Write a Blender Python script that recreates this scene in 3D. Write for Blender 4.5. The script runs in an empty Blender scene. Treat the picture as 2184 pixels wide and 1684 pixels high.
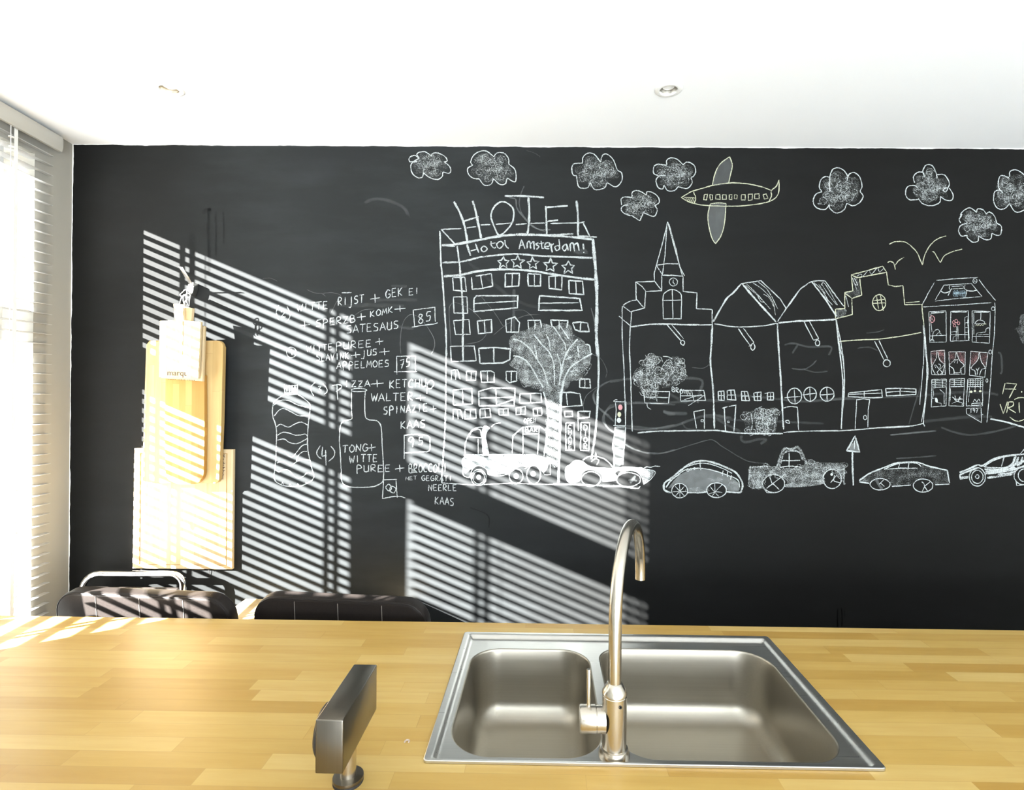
import bpy, bmesh, math, random
from mathutils import Vector, Matrix
# ------------------------------------------------------------------ camera, light, exposure
S = bpy.context.scene
W_, H_ = 2184, 1684
F, PX, PY, YAW, ROLL = 1150.0, 1147.0, 827.0, 0.0115, 0.0095
CAM = Vector((0, 0, 1.62))
D, HC, CEIL = 2.25, 0.92, 2.628            # blackboard wall, worktop height, ceiling
fwd = Vector((-math.sin(YAW), math.cos(YAW), 0)); r0 = Vector((math.cos(YAW), math.sin(YAW), 0)); u0 = Vector((0, 0, 1))
right = math.cos(ROLL)*r0 + math.sin(ROLL)*u0; up = -math.sin(ROLL)*r0 + math.cos(ROLL)*u0
cd = bpy.data.cameras.new('camera'); cam = bpy.data.objects.new('camera', cd); S.collection.objects.link(cam)
cd.sensor_fit = 'HORIZONTAL'; cd.sensor_width = 36; cd.lens = F/W_*36
cd.shift_x = (W_/2 - PX)/W_; cd.shift_y = (PY - H_/2)/W_
cd.clip_start = 0.02
m3 = Matrix((right, up, -fwd)).transposed()
cam.matrix_world = Matrix.Translation(CAM) @ m3.to_4x4()
S.camera = cam
S.view_settings.view_transform = 'Standard'; S.view_settings.look = 'None'
S.view_settings.exposure = 0.0; S.view_settings.gamma = 1.0; S.view_settings.use_curve_mapping = False

def ray(x, y): return fwd + right*((x-PX)/F) - up*((y-PY)/F)
def onY(x, y, Y=D):
    r = ray(x, y); return CAM + r*(Y/r.y)
def onZ(x, y, Z=HC):
    r = ray(x, y); return CAM + r*((Z-CAM.z)/r.z)

KS, MS = 1.55, 0.68                          # sun: sideways and downward per metre towards the blackboard
world = bpy.data.worlds.new('sky'); S.world = world; world.use_nodes = True
world.node_tree.nodes['Background'].inputs[0].default_value = (0.86, 0.93, 1.0, 1)
world.node_tree.nodes['Background'].inputs[1].default_value = 1.6
sl = bpy.data.lights.new('sun', 'SUN'); so = bpy.data.objects.new('sun', sl); S.collection.objects.link(so)
sl.energy = 250.0; sl.angle = 0.009; sl.color = (1.0, 0.975, 0.945)
so.rotation_euler = Vector((KS, 1, -MS)).to_track_quat('-Z', 'Y').to_euler()
def area(name, loc, target, sx, sy, energy, col):
    l = bpy.data.lights.new(name, 'AREA'); o = bpy.data.objects.new(name, l); S.collection.objects.link(o)
    l.shape = 'RECTANGLE'; l.size = sx; l.size_y = sy; l.energy = energy; l.color = col
    o.location = loc; o.rotation_euler = (Vector(target)-Vector(loc)).to_track_quat('-Z', 'Y').to_euler()
    return o
area('garden_door_daylight', (1.1, -3.1, 1.1), (1.5, -1.0, 2.75), 2.3, 2.0, 440, (0.89, 0.955, 1.0))

# ------------------------------------------------------------------ helpers
def link(o): S.collection.objects.link(o); return o
def tag(o, label, cat, group=None):
    o['label'] = label; o['category'] = cat
    if group: o['group'] = group
    return o
def struct(o): o['kind'] = 'structure'; return o
def smooth(me, ang=40):
    for p in me.polygons: p.use_smooth = True
    try: me.set_sharp_from_angle(angle=math.radians(ang))
    except Exception: pass
def obj(name, bm, mat, parent=None, ang=40, mw=None, sm=True):
    me = bpy.data.meshes.new(name)
    bmesh.ops.recalc_face_normals(bm, faces=bm.faces[:])
    bm.to_mesh(me); bm.free()
    if sm: smooth(me, ang)
    if mat: me.materials.append(mat)
    o = link(bpy.data.objects.new(name, me))
    if parent: o.parent = parent
    if mw is not None: o.matrix_world = mw
    return o
def empty(name, loc=(0, 0, 0), rz=0.0, mw=None):
    o = link(bpy.data.objects.new(name, None)); o.empty_display_size = 0.05
    o.location = loc; o.rotation_euler = (0, 0, rz)
    if mw is not None: o.matrix_world = mw
    return o
def BM(): return bmesh.new()
def box(bm, a, b, bev=0.0, seg=2, M=None):
    t = bmesh.new(); bmesh.ops.create_cube(t, size=1)
    c = [(a[i]+b[i])/2 for i in range(3)]; s = [abs(b[i]-a[i]) for i in range(3)]
    for v in t.verts: v.co = Vector((v.co.x*s[0]+c[0], v.co.y*s[1]+c[1], v.co.z*s[2]+c[2]))
    if bev > 0: bmesh.ops.bevel(t, geom=t.edges[:], offset=bev, segments=seg, profile=0.5, affect='EDGES')
    if M is not None: t.transform(M)
    me = bpy.data.meshes.new('t'); t.to_mesh(me); t.free(); bm.from_mesh(me); bpy.data.meshes.remove(me)
    return bm
def rings(bm, loops, cap0=True, cap1=True, close=True):
    vs = [[bm.verts.new(p) for p in L] for L in loops]; n = len(vs[0])
    for A, B in zip(vs, vs[1:]):
        for i in range(n if close else n-1):
            j = (i+1) % n
            bm.faces.new((A[i], A[j], B[j], B[i]))
    if cap0: bm.faces.new(vs[0][::-1])
    if cap1: bm.faces.new(vs[-1])
    return vs
def lathe(bm, prof, c=(0, 0, 0), axis='Z', n=40, cap0=True, cap1=True):
    L = []
    for r, h in prof:
        ring = []
        for i in range(n):
            a = 2*math.pi*i/n; x, y = r*math.cos(a), r*math.sin(a)
            p = (x, y, h) if axis == 'Z' else ((h, x, y) if axis == 'X' else (y, h, x))
            ring.append(Vector(p)+Vector(c))
        L.append(ring)
    rings(bm, L, cap0, cap1); return bm
def tube(bm, pts, r, n=12, cap=True):
    pts = [Vector(p) for p in pts]; rr = r if isinstance(r, (list, tuple)) else [r]*len(pts)
    T = []
    for i in range(len(pts)):
        a = pts[max(i-1, 0)]; b = pts[min(i+1, len(pts)-1)]; T.append((b-a).normalized())
    ref = Vector((0, 0, 1)) if abs(T[0].z) < .9 else Vector((1, 0, 0))
    nx = T[0].cross(ref).normalized(); L = []
    for i, p in enumerate(pts):
        nx = (nx - T[i]*nx.dot(T[i])).normalized(); ny = T[i].cross(nx)
        L.append([p + (nx*math.cos(2*math.pi*k/n)+ny*math.sin(2*math.pi*k/n))*rr[i] for k in range(n)])
    rings(bm, L, cap, cap); return bm
def rrect(x0, x1, y0, y1, r, seg=8):
    out = []; rs = r if isinstance(r, (list, tuple)) else [r]*4   # order: x1y1, x0y1, x0y0, x1y0
    for (cx, cy, a0, q) in ((x1, y1, 0, 0), (x0, y1, 90, 1), (x0, y0, 180, 2), (x1, y0, 270, 3)):
        R = rs[q]; sx = -1 if cx == x1 else 1; sy = -1 if cy == y1 else 1
        for i in range(seg+1):
            a = math.radians(a0+90*i/seg); out.append((cx+sx*R+R*math.cos(a), cy+sy*R+R*math.sin(a)))
    return out
def catmull(P, k=6, closed=False):
    P = [Vector(p) for p in P]; n = len(P)
    if n < 3: return P
    out = []; rng = range(n if closed else n-1)
    for i in rng:
        if closed: a, b, c, d = P[(i-1) % n], P[i], P[(i+1) % n], P[(i+2) % n]
        else: b, c = P[i], P[i+1]; a = P[i-1] if i else b*2-c; d = P[i+2] if i+2 < n else c*2-b
        for j in range(k):
            t = j/k
            out.append(0.5*((2*b)+(c-a)*t+(2*a-5*b+4*c-d)*t*t+(3*b-a-3*c+d)*t**3))
    if not closed: out.append(P[-1])
    return out
def fill(bm, loops):
    es = []
    for L in loops:
        vs = [bm.verts.new(p) for p in L]
        es += [bm.edges.new((vs[i], vs[(i+1) % len(vs)])) for i in range(len(vs))]
    bmesh.ops.triangle_fill(bm, use_beauty=True, use_dissolve=False, edges=es)
    return bm
def slab(bm, poly, off, th_dir):
    """extrude polygon (list of Vectors) by vector"""
    A = [bm.verts.new(p) for p in poly]; B = [bm.verts.new(Vector(p)+th_dir) for p in poly]
    bm.faces.new(A); bm.faces.new(B[::-1])
    for i in range(len(A)):
        j = (i+1) % len(A); bm.faces.new((A[j], A[i], B[i], B[j]))
    return bm

# ------------------------------------------------------------------ materials
class NT:
    def __init__(s, name):
        s.m = bpy.data.materials.new(name); s.m.use_nodes = True; s.t = s.m.node_tree
        s.b = s.t.nodes['Principled BSDF']; s.out = s.t.nodes['Material Output']
    def n(s, typ, **kw):
        x = s.t.nodes.new(typ)
        for k, v in kw.items():
            if k.startswith('_'): setattr(x, k[1:], v)
            else:
                key = int(k[1:]) if k[0] == 'i' and k[1:].isdigit() else k.replace('__', ' ')
                if isinstance(v, bpy.types.NodeSocket): s.t.links.new(v, x.inputs[key])
                else: x.inputs[key].default_value = v
        return x
    def math(s, op, a, b=0.0, c=None, clamp=False):
        kw = dict(i0=a, i1=b)
        if c is not None: kw['i2'] = c
        return s.n('ShaderNodeMath', _operation=op, _use_clamp=clamp, **kw).outputs[0]
    def set(s, **kw):
        for k, v in kw.items():
            k = k.replace('__', ' ')
            if isinstance(v, bpy.types.NodeSocket): s.t.links.new(v, s.b.inputs[k])
            else: s.b.inputs[k].default_value = v
        return s.m
    def mix(s, f, a, b):
        x = s.t.nodes.new('ShaderNodeMix'); x.data_type = 'RGBA'
        for sock, v in ((x.inputs[0], f), (x.inputs[6], a), (x.inputs[7], b)):
            if isinstance(v, bpy.types.NodeSocket): s.t.links.new(v, sock)
            else: sock.default_value = v
        return x.outputs[2]
    def ramp(s, f, stops):
        x = s.t.nodes.new('ShaderNodeValToRGB'); s.t.links.new(f, x.inputs[0]); e = x.color_ramp.elements
        while len(e) < len(stops): e.new(0.5)
        for k, (p, c) in zip(e, stops): k.position = p; k.color = c if len(c) == 4 else (*c, 1)
        return x.outputs[0]
    def noise(s, vec, scale, detail=3.0, rough=0.5):
        return s.n('ShaderNodeTexNoise', Vector=vec, Scale=scale, Detail=detail, Roughness=rough).outputs[0]
    def mapping(s, vec, scale=(1, 1, 1), loc=(0, 0, 0)):
        return s.n('ShaderNodeMapping', Vector=vec, Scale=scale, Location=loc).outputs[0]
    def obj(s): return s.t.nodes.new('ShaderNodeTexCoord').outputs['Object']
    def bump(s, h, strength=0.2, dist=0.002):
        s.t.links.new(s.n('ShaderNodeBump', Strength=strength, Distance=dist, Height=h).outputs[0], s.b.inputs['Normal'])
def C(r, g, b): return (r, g, b, 1)
def plain(name, col, rough=0.5, metal=0.0, nscale=0, namp=0.0, bump=0.0, **kw):
    t = NT(name); t.set(Base__Color=C(*col), Roughness=rough, Metallic=metal, **kw)
    if nscale:
        f = t.noise(t.obj(), nscale, 4)
        t.set(Base__Color=t.mix(f, C(*[c*(1-namp) for c in col]), C(*[min(1, c*(1+namp)) for c in col])))
        if bump: t.bump(f, bump)
    return t.m
white_wall = plain('white_plaster', (.80, .79, .76), .7, nscale=9, namp=.02, bump=.05)
ceil_paint = plain('ceiling_paint', (.89, .90, .905), .75, nscale=5, namp=.015)
white_lacquer = plain('white_lacquer', (.78, .775, .75), .35, nscale=14, namp=.02)
shaded_wall = plain('shaded_plaster', (.33, .318, .28), .7, nscale=9, namp=.02, bump=.05)  # plaster darkened to stand for the weaker light on the left wall
valance_paint = plain('valance_paint', (.40, .39, .35), .4, nscale=14, namp=.02)  # valance tone lowered too, its lack of light painted in
slat_paint = plain('slat_paint', (.44, .44, .43), .5, nscale=14, namp=.03)
frame_paint = plain('window_frame_paint', (.36, .36, .35), .4, nscale=14, namp=.02)
tape_cloth = plain('blind_tape', (.72, .72, .70), .8, nscale=400, namp=.06)
black_socket = plain('black_plastic', (.012, .011, .01), .45, nscale=60, namp=.1)
nail_dark = plain('dark_iron', (.03, .028, .026), .5, .6, nscale=80, namp=.2)
rubber = plain('black_rubber', (.015, .014, .014), .7, nscale=90, namp=.1)
cord_m = plain('white_cord', (.72, .71, .68), .8, nscale=300, namp=.1)
floor_m = None

def blackboard():
    t = NT('blackboard_paint'); o = t.obj()
    sep = t.n('ShaderNodeSeparateXYZ', Vector=o); x, z = sep.outputs[0], sep.outputs[2]
    big = t.noise(o, 1.7, 4); wipe = t.noise(t.mapping(o, (1.3, 1, 5)), 2.2, 6, .62); fine = t.noise(o, 260, 2)
    d = t.math('MULTIPLY', t.ramp(wipe, [(.42, (0, 0, 0)), (.75, (1, 1, 1))]), t.ramp(big, [(.3, (.2,)*3), (.7, (1,)*3)]))
    # rubbed-in chalk, plus window sheen and sun glare painted in left of centre
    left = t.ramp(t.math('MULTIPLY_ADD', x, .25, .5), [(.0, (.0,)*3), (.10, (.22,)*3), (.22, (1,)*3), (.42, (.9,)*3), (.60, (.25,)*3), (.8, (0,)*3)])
    dust_glare = t.math('MULTIPLY', d, t.math('MULTIPLY_ADD', left, .10, .02))
    dust_glare = t.math('ADD', dust_glare, t.math('MULTIPLY', left, .13), clamp=True)
    base = t.mix(dust_glare, C(.0098, .0097, .0093), C(.092, .105, .112))
    # white rim where the paint stops short of ceiling and corner
    w = t.noise(o, 14, 3)
    ex = t.math('LESS_THAN', t.math('ADD', x, t.math('MULTIPLY', w, .010)), -1.997+.0085)
    ez = t.math('GREATER_THAN', t.math('ADD', z, t.math('MULTIPLY', w, .010)), CEIL+.0025)
    col = t.mix(t.math('MAXIMUM', ex, ez), base, C(.8, .79, .77))
    t.set(Base__Color=col, Roughness=t.math('MULTIPLY_ADD', fine, .1, .55), Specular__IOR__Level=.02)
    t.bump(fine, .03)
    return t.m
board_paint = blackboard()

def butcher(name, row=.0425, lens=(.34, .62), cols=None, axis=0, tint=1.0, rough=.33):
    t = NT(name); o = t.obj(); sep = t.n('ShaderNodeSeparateXYZ', Vector=o)
    a, b = (sep.outputs[0], sep.outputs[1]) if axis == 0 else ((sep.outputs[1], sep.outputs[0]) if axis == 1 else (sep.outputs[2], sep.outputs[0]))
    rowf = t.math('DIVIDE', b, row); ri = t.math('FLOOR', rowf)
    rn = t.n('ShaderNodeTexWhiteNoise', _noise_dimensions='1D', W=t.math('ADD', ri, .37)).outputs[0]
    rn2 = t.n('ShaderNodeTexWhiteNoise', _noise_dimensions='1D', W=t.math('ADD', ri, 71.7)).outputs[0]
    ln = t.math('MULTIPLY_ADD', rn2, lens[1]-lens[0], lens[0])
    uf = t.math('ADD', t.math('DIVIDE', a, ln), t.math('MULTIPLY', rn, 13.0)); ui = t.math('FLOOR', uf)
    cid = t.n('ShaderNodeCombineXYZ', X=ui, Y=ri).outputs[0]
    wn = t.n('ShaderNodeTexWhiteNoise', _noise_dimensions='2D', Vector=cid)
    cols = cols or [(.0, (.385, .232, .055)), (.2, (.445, .288, .078)), (.6, (.48, .325, .098)), (1.0, (.535, .385, .14))]
    base = t.ramp(wn.outputs[0], [(p, tuple(c*tint for c in k)) for p, k in cols])
    off = t.n('ShaderNodeVectorMath', _operation='MULTIPLY_ADD', i0=wn.outputs[1], i1=(9, 9, 9), i2=o).outputs[0]
    sc = [(2.2, 26, 26), (26, 2.2, 26), (26, 26, 2.2)][axis]
    g = t.noise(t.mapping(off, sc), 2.2, 6, .6)
    cl = t.noise(t.mapping(off, tuple(q*.32 for q in sc)), 1.6, 3)
    col = t.mix(t.ramp(g, [(.3, (0,)*3), (.72, (1,)*3)]), base, t.n('ShaderNodeMixRGB', _blend_type='MULTIPLY', Fac=.55, Color1=base, Color2=C(.84, .74, .55)).outputs[0])
    col = t.mix(t.ramp(cl, [(.55, (0,)*3), (.78, (.6,)*3)]), col, C(.38*tint, .205*tint, .045*tint))
    fr = t.math('FRACT', rowf); fu = t.math('FRACT', uf)
    seam = t.math('LESS_THAN', t.math('MINIMUM', fr, t.math('MULTIPLY', fu, 9.0)), .02)
    col = t.mix(t.math('MULTIPLY', seam, .35), col, C(.22, .12, .035))
    t.set(Base__Color=col, Roughness=t.math('MULTIPLY_ADD', g, .12, rough), Specular__IOR__Level=.4)
    t.bump(g, .05, .001)
    return t.m
worktop_wood = butcher('birch_butcher_block')
table_wood = butcher('pale_table_wood', .09, (1.5, 2.5), [(0, (.62, .46, .24)), (1, (.72, .56, .32))])
floor_m = plain('grey_floor', (.46, .46, .45), .5, nscale=6, namp=.06)
beech = butcher('pale_beech', .05, (.8, 1.4), [(0, (.52, .40, .235)), (1, (.60, .49, .32))], 2, 1.0, .5)
oak_warm = butcher('honey_wood', .026, (.5, .9), [(0, (.33, .17, .036)), (.5, (.42, .245, .066)), (1, (.47, .30, .10))], 2, 1.0, .45)
bamboo = butcher('bamboo_wood', .03, (.6, .9), [(0, (.42, .285, .115)), (1, (.50, .36, .165))], 2, 1.0, .45)
dark_kitchen = plain('kitchen_front', (.30, .30, .29), .5, nscale=20, namp=.03)

def brushed(name, col, rough, axis=0, amt=.12, dens=220):
    t = NT(name); o = t.obj(); sc = [(1, dens, dens), (dens, 1, dens), (dens, dens, 1)][axis]
    f = t.noise(t.mapping(o, sc), 1.5, 3)
    t.set(Base__Color=t.mix(f, C(*[c*.9 for c in col]), C(*[min(1, c*1.06) for c in col])), Metallic=1.0,
          Roughness=t.math('MULTIPLY_ADD', f, amt, rough-amt/2))
    t.bump(f, .03, .0004)
    return t.m
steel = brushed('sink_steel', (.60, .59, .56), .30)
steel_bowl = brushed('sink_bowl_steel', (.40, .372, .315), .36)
nickel = brushed('brushed_nickel', (.60, .555, .48), .24, 2, .08, 400)
box_steel = brushed('socket_steel', (.19, .172, .142), .30, 2, .08, 300)
chrome = plain('chrome', (.82, .82, .83), .06, 1.0, nscale=40, namp=.03)
bright_metal = plain('bright_metal', (.74, .72, .68), .28, 1.0, nscale=60, namp=.05)
brass_lip = plain('brassy_reflector', (.78, .71, .60), .25, 1.0, nscale=40, namp=.1)

def leather():
    t = NT('black_leather'); o = t.obj(); f = t.noise(o, 240, 4); v = t.n('ShaderNodeTexVoronoi', Vector=o, Scale=420.0).outputs[0]
    t.set(Base__Color=t.mix(f, C(.010, .0085, .008), C(.022, .018, .016)), Roughness=t.math('MULTIPLY_ADD', f, .12, .34), Specular__IOR__Level=.10)
    t.bump(v, .08, .0006); return t.m
leather_m = leather()
stitch_m = plain('seam_thread', (.14, .125, .11), .5, nscale=300, namp=.3)
def glassm():
    t = NT('window_glass'); tr = t.n('ShaderNodeBsdfTransparent', Color=C(.97, .98, .98)); gl = t.n('ShaderNodeBsdfGlossy', Roughness=.02)
    fr = t.n('ShaderNodeFresnel', IOR=1.45); mx = t.n('ShaderNodeMixShader', i0=fr.outputs[0], i1=tr.outputs[0], i2=gl.outputs[0])
    t.t.links.new(mx.outputs[0], t.out.inputs[0]); return t.m
glass_m = glassm()
bulb_m = plain('bulb_glass', (.9, .9, .88), .08, 0, nscale=30, namp=.02, Specular__IOR__Level=.8)
# ------------------------------------------------------------------ room shell
XC, A = -1.9972, 0.1
Uv = Vector((A, -1, 0)).normalized(); Nv = Vector((1, A, 0)).normalized()
M_LW = Matrix(((Uv.x, Nv.x, 0, XC), (Uv.y, Nv.y, 0, D), (0, 0, 1, 0), (0, 0, 0, 1)))   # left wall: u along it, n into the room, z up
XR, YR = 3.3, -3.3
bm = BM(); box(bm, (-2.6, YR-.1, -.12), (XR+.2, D+.2, 0)); struct(obj('floor', bm, floor_m, sm=False))
LAMPS = [onZ(361, 190, CEIL), onZ(1426, 191, CEIL)]
LR = .0315
bm = BM()
outer = [(-2.35, YR-.1, CEIL), (XR+.2, YR-.1, CEIL), (XR+.2, D+.2, CEIL), (-2.35, D+.2, CEIL)]
fill(bm, [outer] + [[(p.x+LR*math.cos(2*math.pi*i/32), p.y+LR*math.sin(2*math.pi*i/32), CEIL) for i in range(32)] for p in LAMPS])
rt = bmesh.ops.extrude_face_region(bm, geom=bm.faces[:])
bmesh.ops.translate(bm, verts=[v for v in rt['geom'] if isinstance(v, bmesh.types.BMVert)], vec=(0, 0, .14))
struct(obj('ceiling', bm, ceil_paint, sm=False))
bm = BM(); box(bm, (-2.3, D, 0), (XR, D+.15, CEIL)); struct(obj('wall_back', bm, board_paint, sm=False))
bm = BM(); box(bm, (XR, YR, 0), (XR+.15, D, CEIL)); struct(obj('wall_right', bm, white_wall, sm=False))
# rear wall with a wide glazed garden opening (behind the camera)
bm = BM()
box(bm, (-1.6, YR-.1, 0), (-1.2, YR, CEIL)); box(bm, (2.3, YR-.1, 0), (XR, YR, CEIL)); box(bm, (-1.2, YR-.1, 2.35), (2.3, YR, CEIL))
struct(obj('wall_rear', bm, white_wall, sm=False))
# unseen wall added left of the garden door to block the low sun
bm = BM(); box(bm, (-1.75, -6.6, 0), (-1.6, YR-.1, 4.3)); struct(obj('sun_block_wall', bm, white_wall, sm=False))
# left wall with its two tall windows
WINS = [(.232, .808), (.912, 1.56)]; WZ0, WZ1, NT0 = .42, 2.478, -.21
bm = BM()
us = [0.0, WINS[0][0]-.045, WINS[0][1]+.04, WINS[1][0]-.04, WINS[1][1]+.045, 5.62]
for u_a, u_b in ((us[0], us[1]), (us[2], us[3]), (us[4], us[5])): box(bm, (u_a, NT0, 0), (u_b, 0, CEIL))
for u_a, u_b in ((us[1], us[2]), (us[3], us[4])):
    box(bm, (u_a, NT0, 0), (u_b, 0, WZ0)); box(bm, (u_a, NT0, WZ1+.03), (u_b, 0, CEIL))
struct(obj('wall_left', bm, shaded_wall, mw=M_LW, sm=False))
for i, (ua, ub) in enumerate(WINS):
    fr = BM()
    f0, f1 = -.17, -.115
    box(fr, (ua-.045, f0, WZ0), (ua, f1, WZ1+.03), .003); box(fr, (ub, f0, WZ0), (ub+.04, f1, WZ1+.03), .003)
    box(fr, (ua, f0, WZ1-.015), (ub, f1, WZ1+.03), .003); box(fr, (ua, f0, WZ0), (ub, f1, WZ0+.06), .003)
    w = struct(obj('window_%d' % (i+1), fr, frame_paint, mw=M_LW))
    rl = BM(); box(rl, (ua, f0, 1.808), (ub, f1, 1.945), .003); struct(obj('meeting_rail', rl, frame_paint, w))
    for z0, z1 in ((WZ0+.06, 1.808), (1.945, WZ1-.015)):
        g = BM(); box(g, (ua, -.146, z0), (ub, -.142, z1)); struct(obj('pane', g, glass_m, w))
    sb = BM(); box(sb, (ua-.043, f1+.002, WZ0+.001), (ub+.038, -.002, WZ0+.022), .004); struct(obj('sill', sb, frame_paint, w))
# ------------------------------------------------------------------ venetian blinds
def blind(ua, ub, tapes, label):
    root = empty('venetian_blind', mw=M_LW)
    tag(root, label, 'blind', 'white venetian blinds')
    v = BM()
    prof = [(.030, CEIL-.0125), (.038, CEIL-.017), (.041, CEIL-.035), (.040, CEIL-.06), (.036, CEIL-.076), (.030, CEIL-.077)]
    back = [(.027, CEIL-.077), (.027, CEIL-.0125)]
    L = [[Vector((u, n, z)) for n, z in prof+back] for u in (ua-.022, ub+.004)]
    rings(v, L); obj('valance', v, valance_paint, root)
    h = BM(); box(h, (ua+.004, -.03, CEIL-.055), (ub-.004, .020, CEIL-.006), .002); obj('headrail', h, white_lacquer, root)
    n = 56; z0 = CEIL-.103; s = BM(); pitch = .0395
    for i in range(n):
        z = z0-i*pitch; K = 5; top = []; bot = []
        for j in range(K+1):
            q = -.021+.042*j/K; crown = .0010*(1-(q/.021)**2)
            top.append((q, z+crown+.0009)); bot.append((q, z+crown-.0009))
        P = top+bot[::-1]
        rings(s, [[Vector((u, a, b)) for a, b in P] for u in (ua, ub)])
    so_ = obj('slats', s, slat_paint, root, ang=50)
    zb = z0-n*pitch
    b = BM(); box(b, (ua, -.026, zb-.008), (ub, .026, zb+.010), .004); obj('bottom_rail', b, slat_paint, root)
    for u in tapes:
        t = BM()
        for nn in (-.0250, .0240): box(t, (u-.0075, nn, zb), (u+.0075, nn+.001, CEIL-.055))
        obj('ladder_tape', t, tape_cloth, root)
    c = BM(); tube(c, [(tapes[0]+.03, .031, CEIL-.075), (tapes[0]+.0305, .033, 2.2), (tapes[0]+.031, .032, 1.25)], .0012, 6)
    for z in (CEIL-.12, CEIL-.155): lathe(c, [(.0012, -.0012), (.009, -.0012), (.009, .0012), (.0012, .0012)], (tapes[0]+.0302, .033, z), n=14)
    lathe(c, [(.002, .02), (.006, .012), (.008, -.012), (.003, -.02)], (tapes[0]+.031, .032, 1.24), n=12)
    obj('pull_cord', c, cord_m, root)
    return root
blind(.125, .835, (.300, .676), 'white slatted venetian blind beside the blackboard corner')
blind(.885, 1.625, (1.062, 1.448), 'white slatted venetian blind next along the window wall, nearer the sink side')
# ------------------------------------------------------------------ downlights
for p, lab in zip(LAMPS, ('small white recessed ceiling spotlight above the cutting boards', 'small white recessed ceiling spotlight above the sink, with a silvery inner ring')):
    r = empty('ceiling_spotlight', p); tag(r, lab, 'ceiling light', 'recessed ceiling spotlights')
    b = BM(); lathe(b, [(LR-.002, .002), (LR-.001, -.004), (.038, -.005), (.045, -.002), (.0465, -.0003), (.0465, .0)], cap0=False, cap1=False); obj('trim_ring', b, white_lacquer, r)
    b = BM(); lathe(b, [(LR-.0005, .0), (.030, .006), (.027, .02), (.026, .05), (.0, .052)], cap0=False, cap1=False); obj('reflector', b, brass_lip if p.x < 0 else bright_metal, r)
    b = BM(); lathe(b, [(.0, .004), (.012, .0055), (.021, .010), (.024, .017), (.022, .03), (.0, .04)], cap0=False, cap1=False); obj('bulb', b, bulb_m, r)
# ------------------------------------------------------------------ worktop, base cabinet, added sun blocker
X0, X1, Y0, Y1 = -1.80, 2.15, .68, 1.604
SX0, SX1, SY0, SY1 = -.219, .639, 1.0, 1.531
bm = BM()
fill(bm, [[(X0, Y0, HC), (X1, Y0, HC), (X1, Y1, HC), (X0, Y1, HC)], [(SX0+.012, SY0+.012, HC), (SX1-.012, SY0+.012, HC), (SX1-.012, SY1-.012, HC), (SX0+.012, SY1-.012, HC)]])
rt = bmesh.ops.extrude_face_region(bm, geom=bm.faces[:])
bmesh.ops.translate(bm, verts=[v for v in rt['geom'] if isinstance(v, bmesh.types.BMVert)], vec=(0, 0, -.04))
tag(obj('worktop', bm, worktop_wood, sm=False), 'long birch butcher-block kitchen worktop around the sink', 'worktop')
cb = empty('base_cabinet', (0, 0, 0)); tag(cb, 'grey kitchen base cabinet under the wooden worktop', 'cabinet')
bm = BM(); zt = HC-.0405
box(bm, (X0+.02, Y1-.05, .08), (X1-.02, Y1-.03, zt)); box(bm, (X0+.02, Y0+.04, .08), (X0+.04, Y1-.05, zt)); box(bm, (X1-.04, Y0+.04, .08), (X1-.02, Y1-.05, zt)); box(bm, (X0+.04, Y0+.04, .08), (X1-.04, Y1-.05, .10))
for x in (-.6, -.28, .70, 1.4): box(bm, (x, Y0+.04, .10), (x+.018, Y1-.05, zt))
obj('carcass', bm, dark_kitchen, cb, sm=False)
bm = BM(); box(bm, (X0+.06, Y0+.09, 0), (X1-.06, Y1-.09, .08)); obj('plinth', bm, nail_dark, cb, sm=False)
xs = [X0+.02, -1.19, -.59, -.27, .71, 1.41, X1-.02]
for xa, xb in zip(xs, xs[1:]):
    bm = BM(); box(bm, (xa+.002, Y0+.018, .085), (xb-.002, Y0+.038, zt-.004), .002); dr = obj('door', bm, dark_kitchen, cb)
    hb = BM(); tube(hb, [(xb-.05, Y0+.016, zt-.22), (xb-.05, Y0-.012, zt-.22), (xb-.05, Y0-.012, zt-.08), (xb-.05, Y0+.016, zt-.08)], .005, 8); obj('handle', hb, bright_metal, dr)
bm = BM(); slab(bm, [Vector((-1.762, y, z)) for y, z in ((.70, HC), (1.18, HC), (1.18, 1.325), (.70, 1.603))], 0, Vector((.014, 0, 0)))  # panel added out of view, its slope cut to block the sun
tag(obj('sun_blocker', bm, nail_dark), 'dark sloping panel added to block sun at the window end of the worktop', 'sun blocker')
# ------------------------------------------------------------------ sink
sk = empty('kitchen_sink', ((SX0+SX1)/2, (SY0+SY1)/2, HC)); tag(sk, 'inset stainless steel kitchen sink with two bowls in wooden worktop', 'sink')
def loc(p): return Vector(p)-Vector(sk.location)
B1 = dict(x0=-.181, x1=.1225, y0=1.030, y1=1.452, r=(.075, .075, .085, .075)); B2 = dict(x0=.1535, x1=.594, y0=1.030, y1=1.462, r=(.085, .06, .075, .075))
bm = BM(); Zr, Zd = HC+.0060, HC-.0040
frame = [(0, .0008, 0), (.0, Zr-HC-.0012, 0), (.0015, Zr-HC, 0.0012), (.0120, Zr-HC, .0050)]
for k in range(1, 7):
    q = k/6; frame.append((.0120+.0150*q, (Zr-HC)-(Zr-Zd)*(1-math.cos(math.pi*q))/2, .0050+.0060*q))
frame.append((.0290, Zd-HC, .012))
L = []
for ins, z, insf in frame:
    i_f = insf if ins > .01 else ins
    L.append([loc((x, y, HC+z)) for x, y in rrect(SX0+ins, SX1-ins, SY0+i_f, SY1-ins, .008, 5)])
rings(bm, L, False, False)
last = [Vector(v) for v in L[-1]]
def rim(b, d=0.0): return [(x, y) for x, y in rrect(b['x0']-d, b['x1']+d, b['y0']-d, b['y1']+d, tuple(q+d for q in b['r']), 12)]
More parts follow.
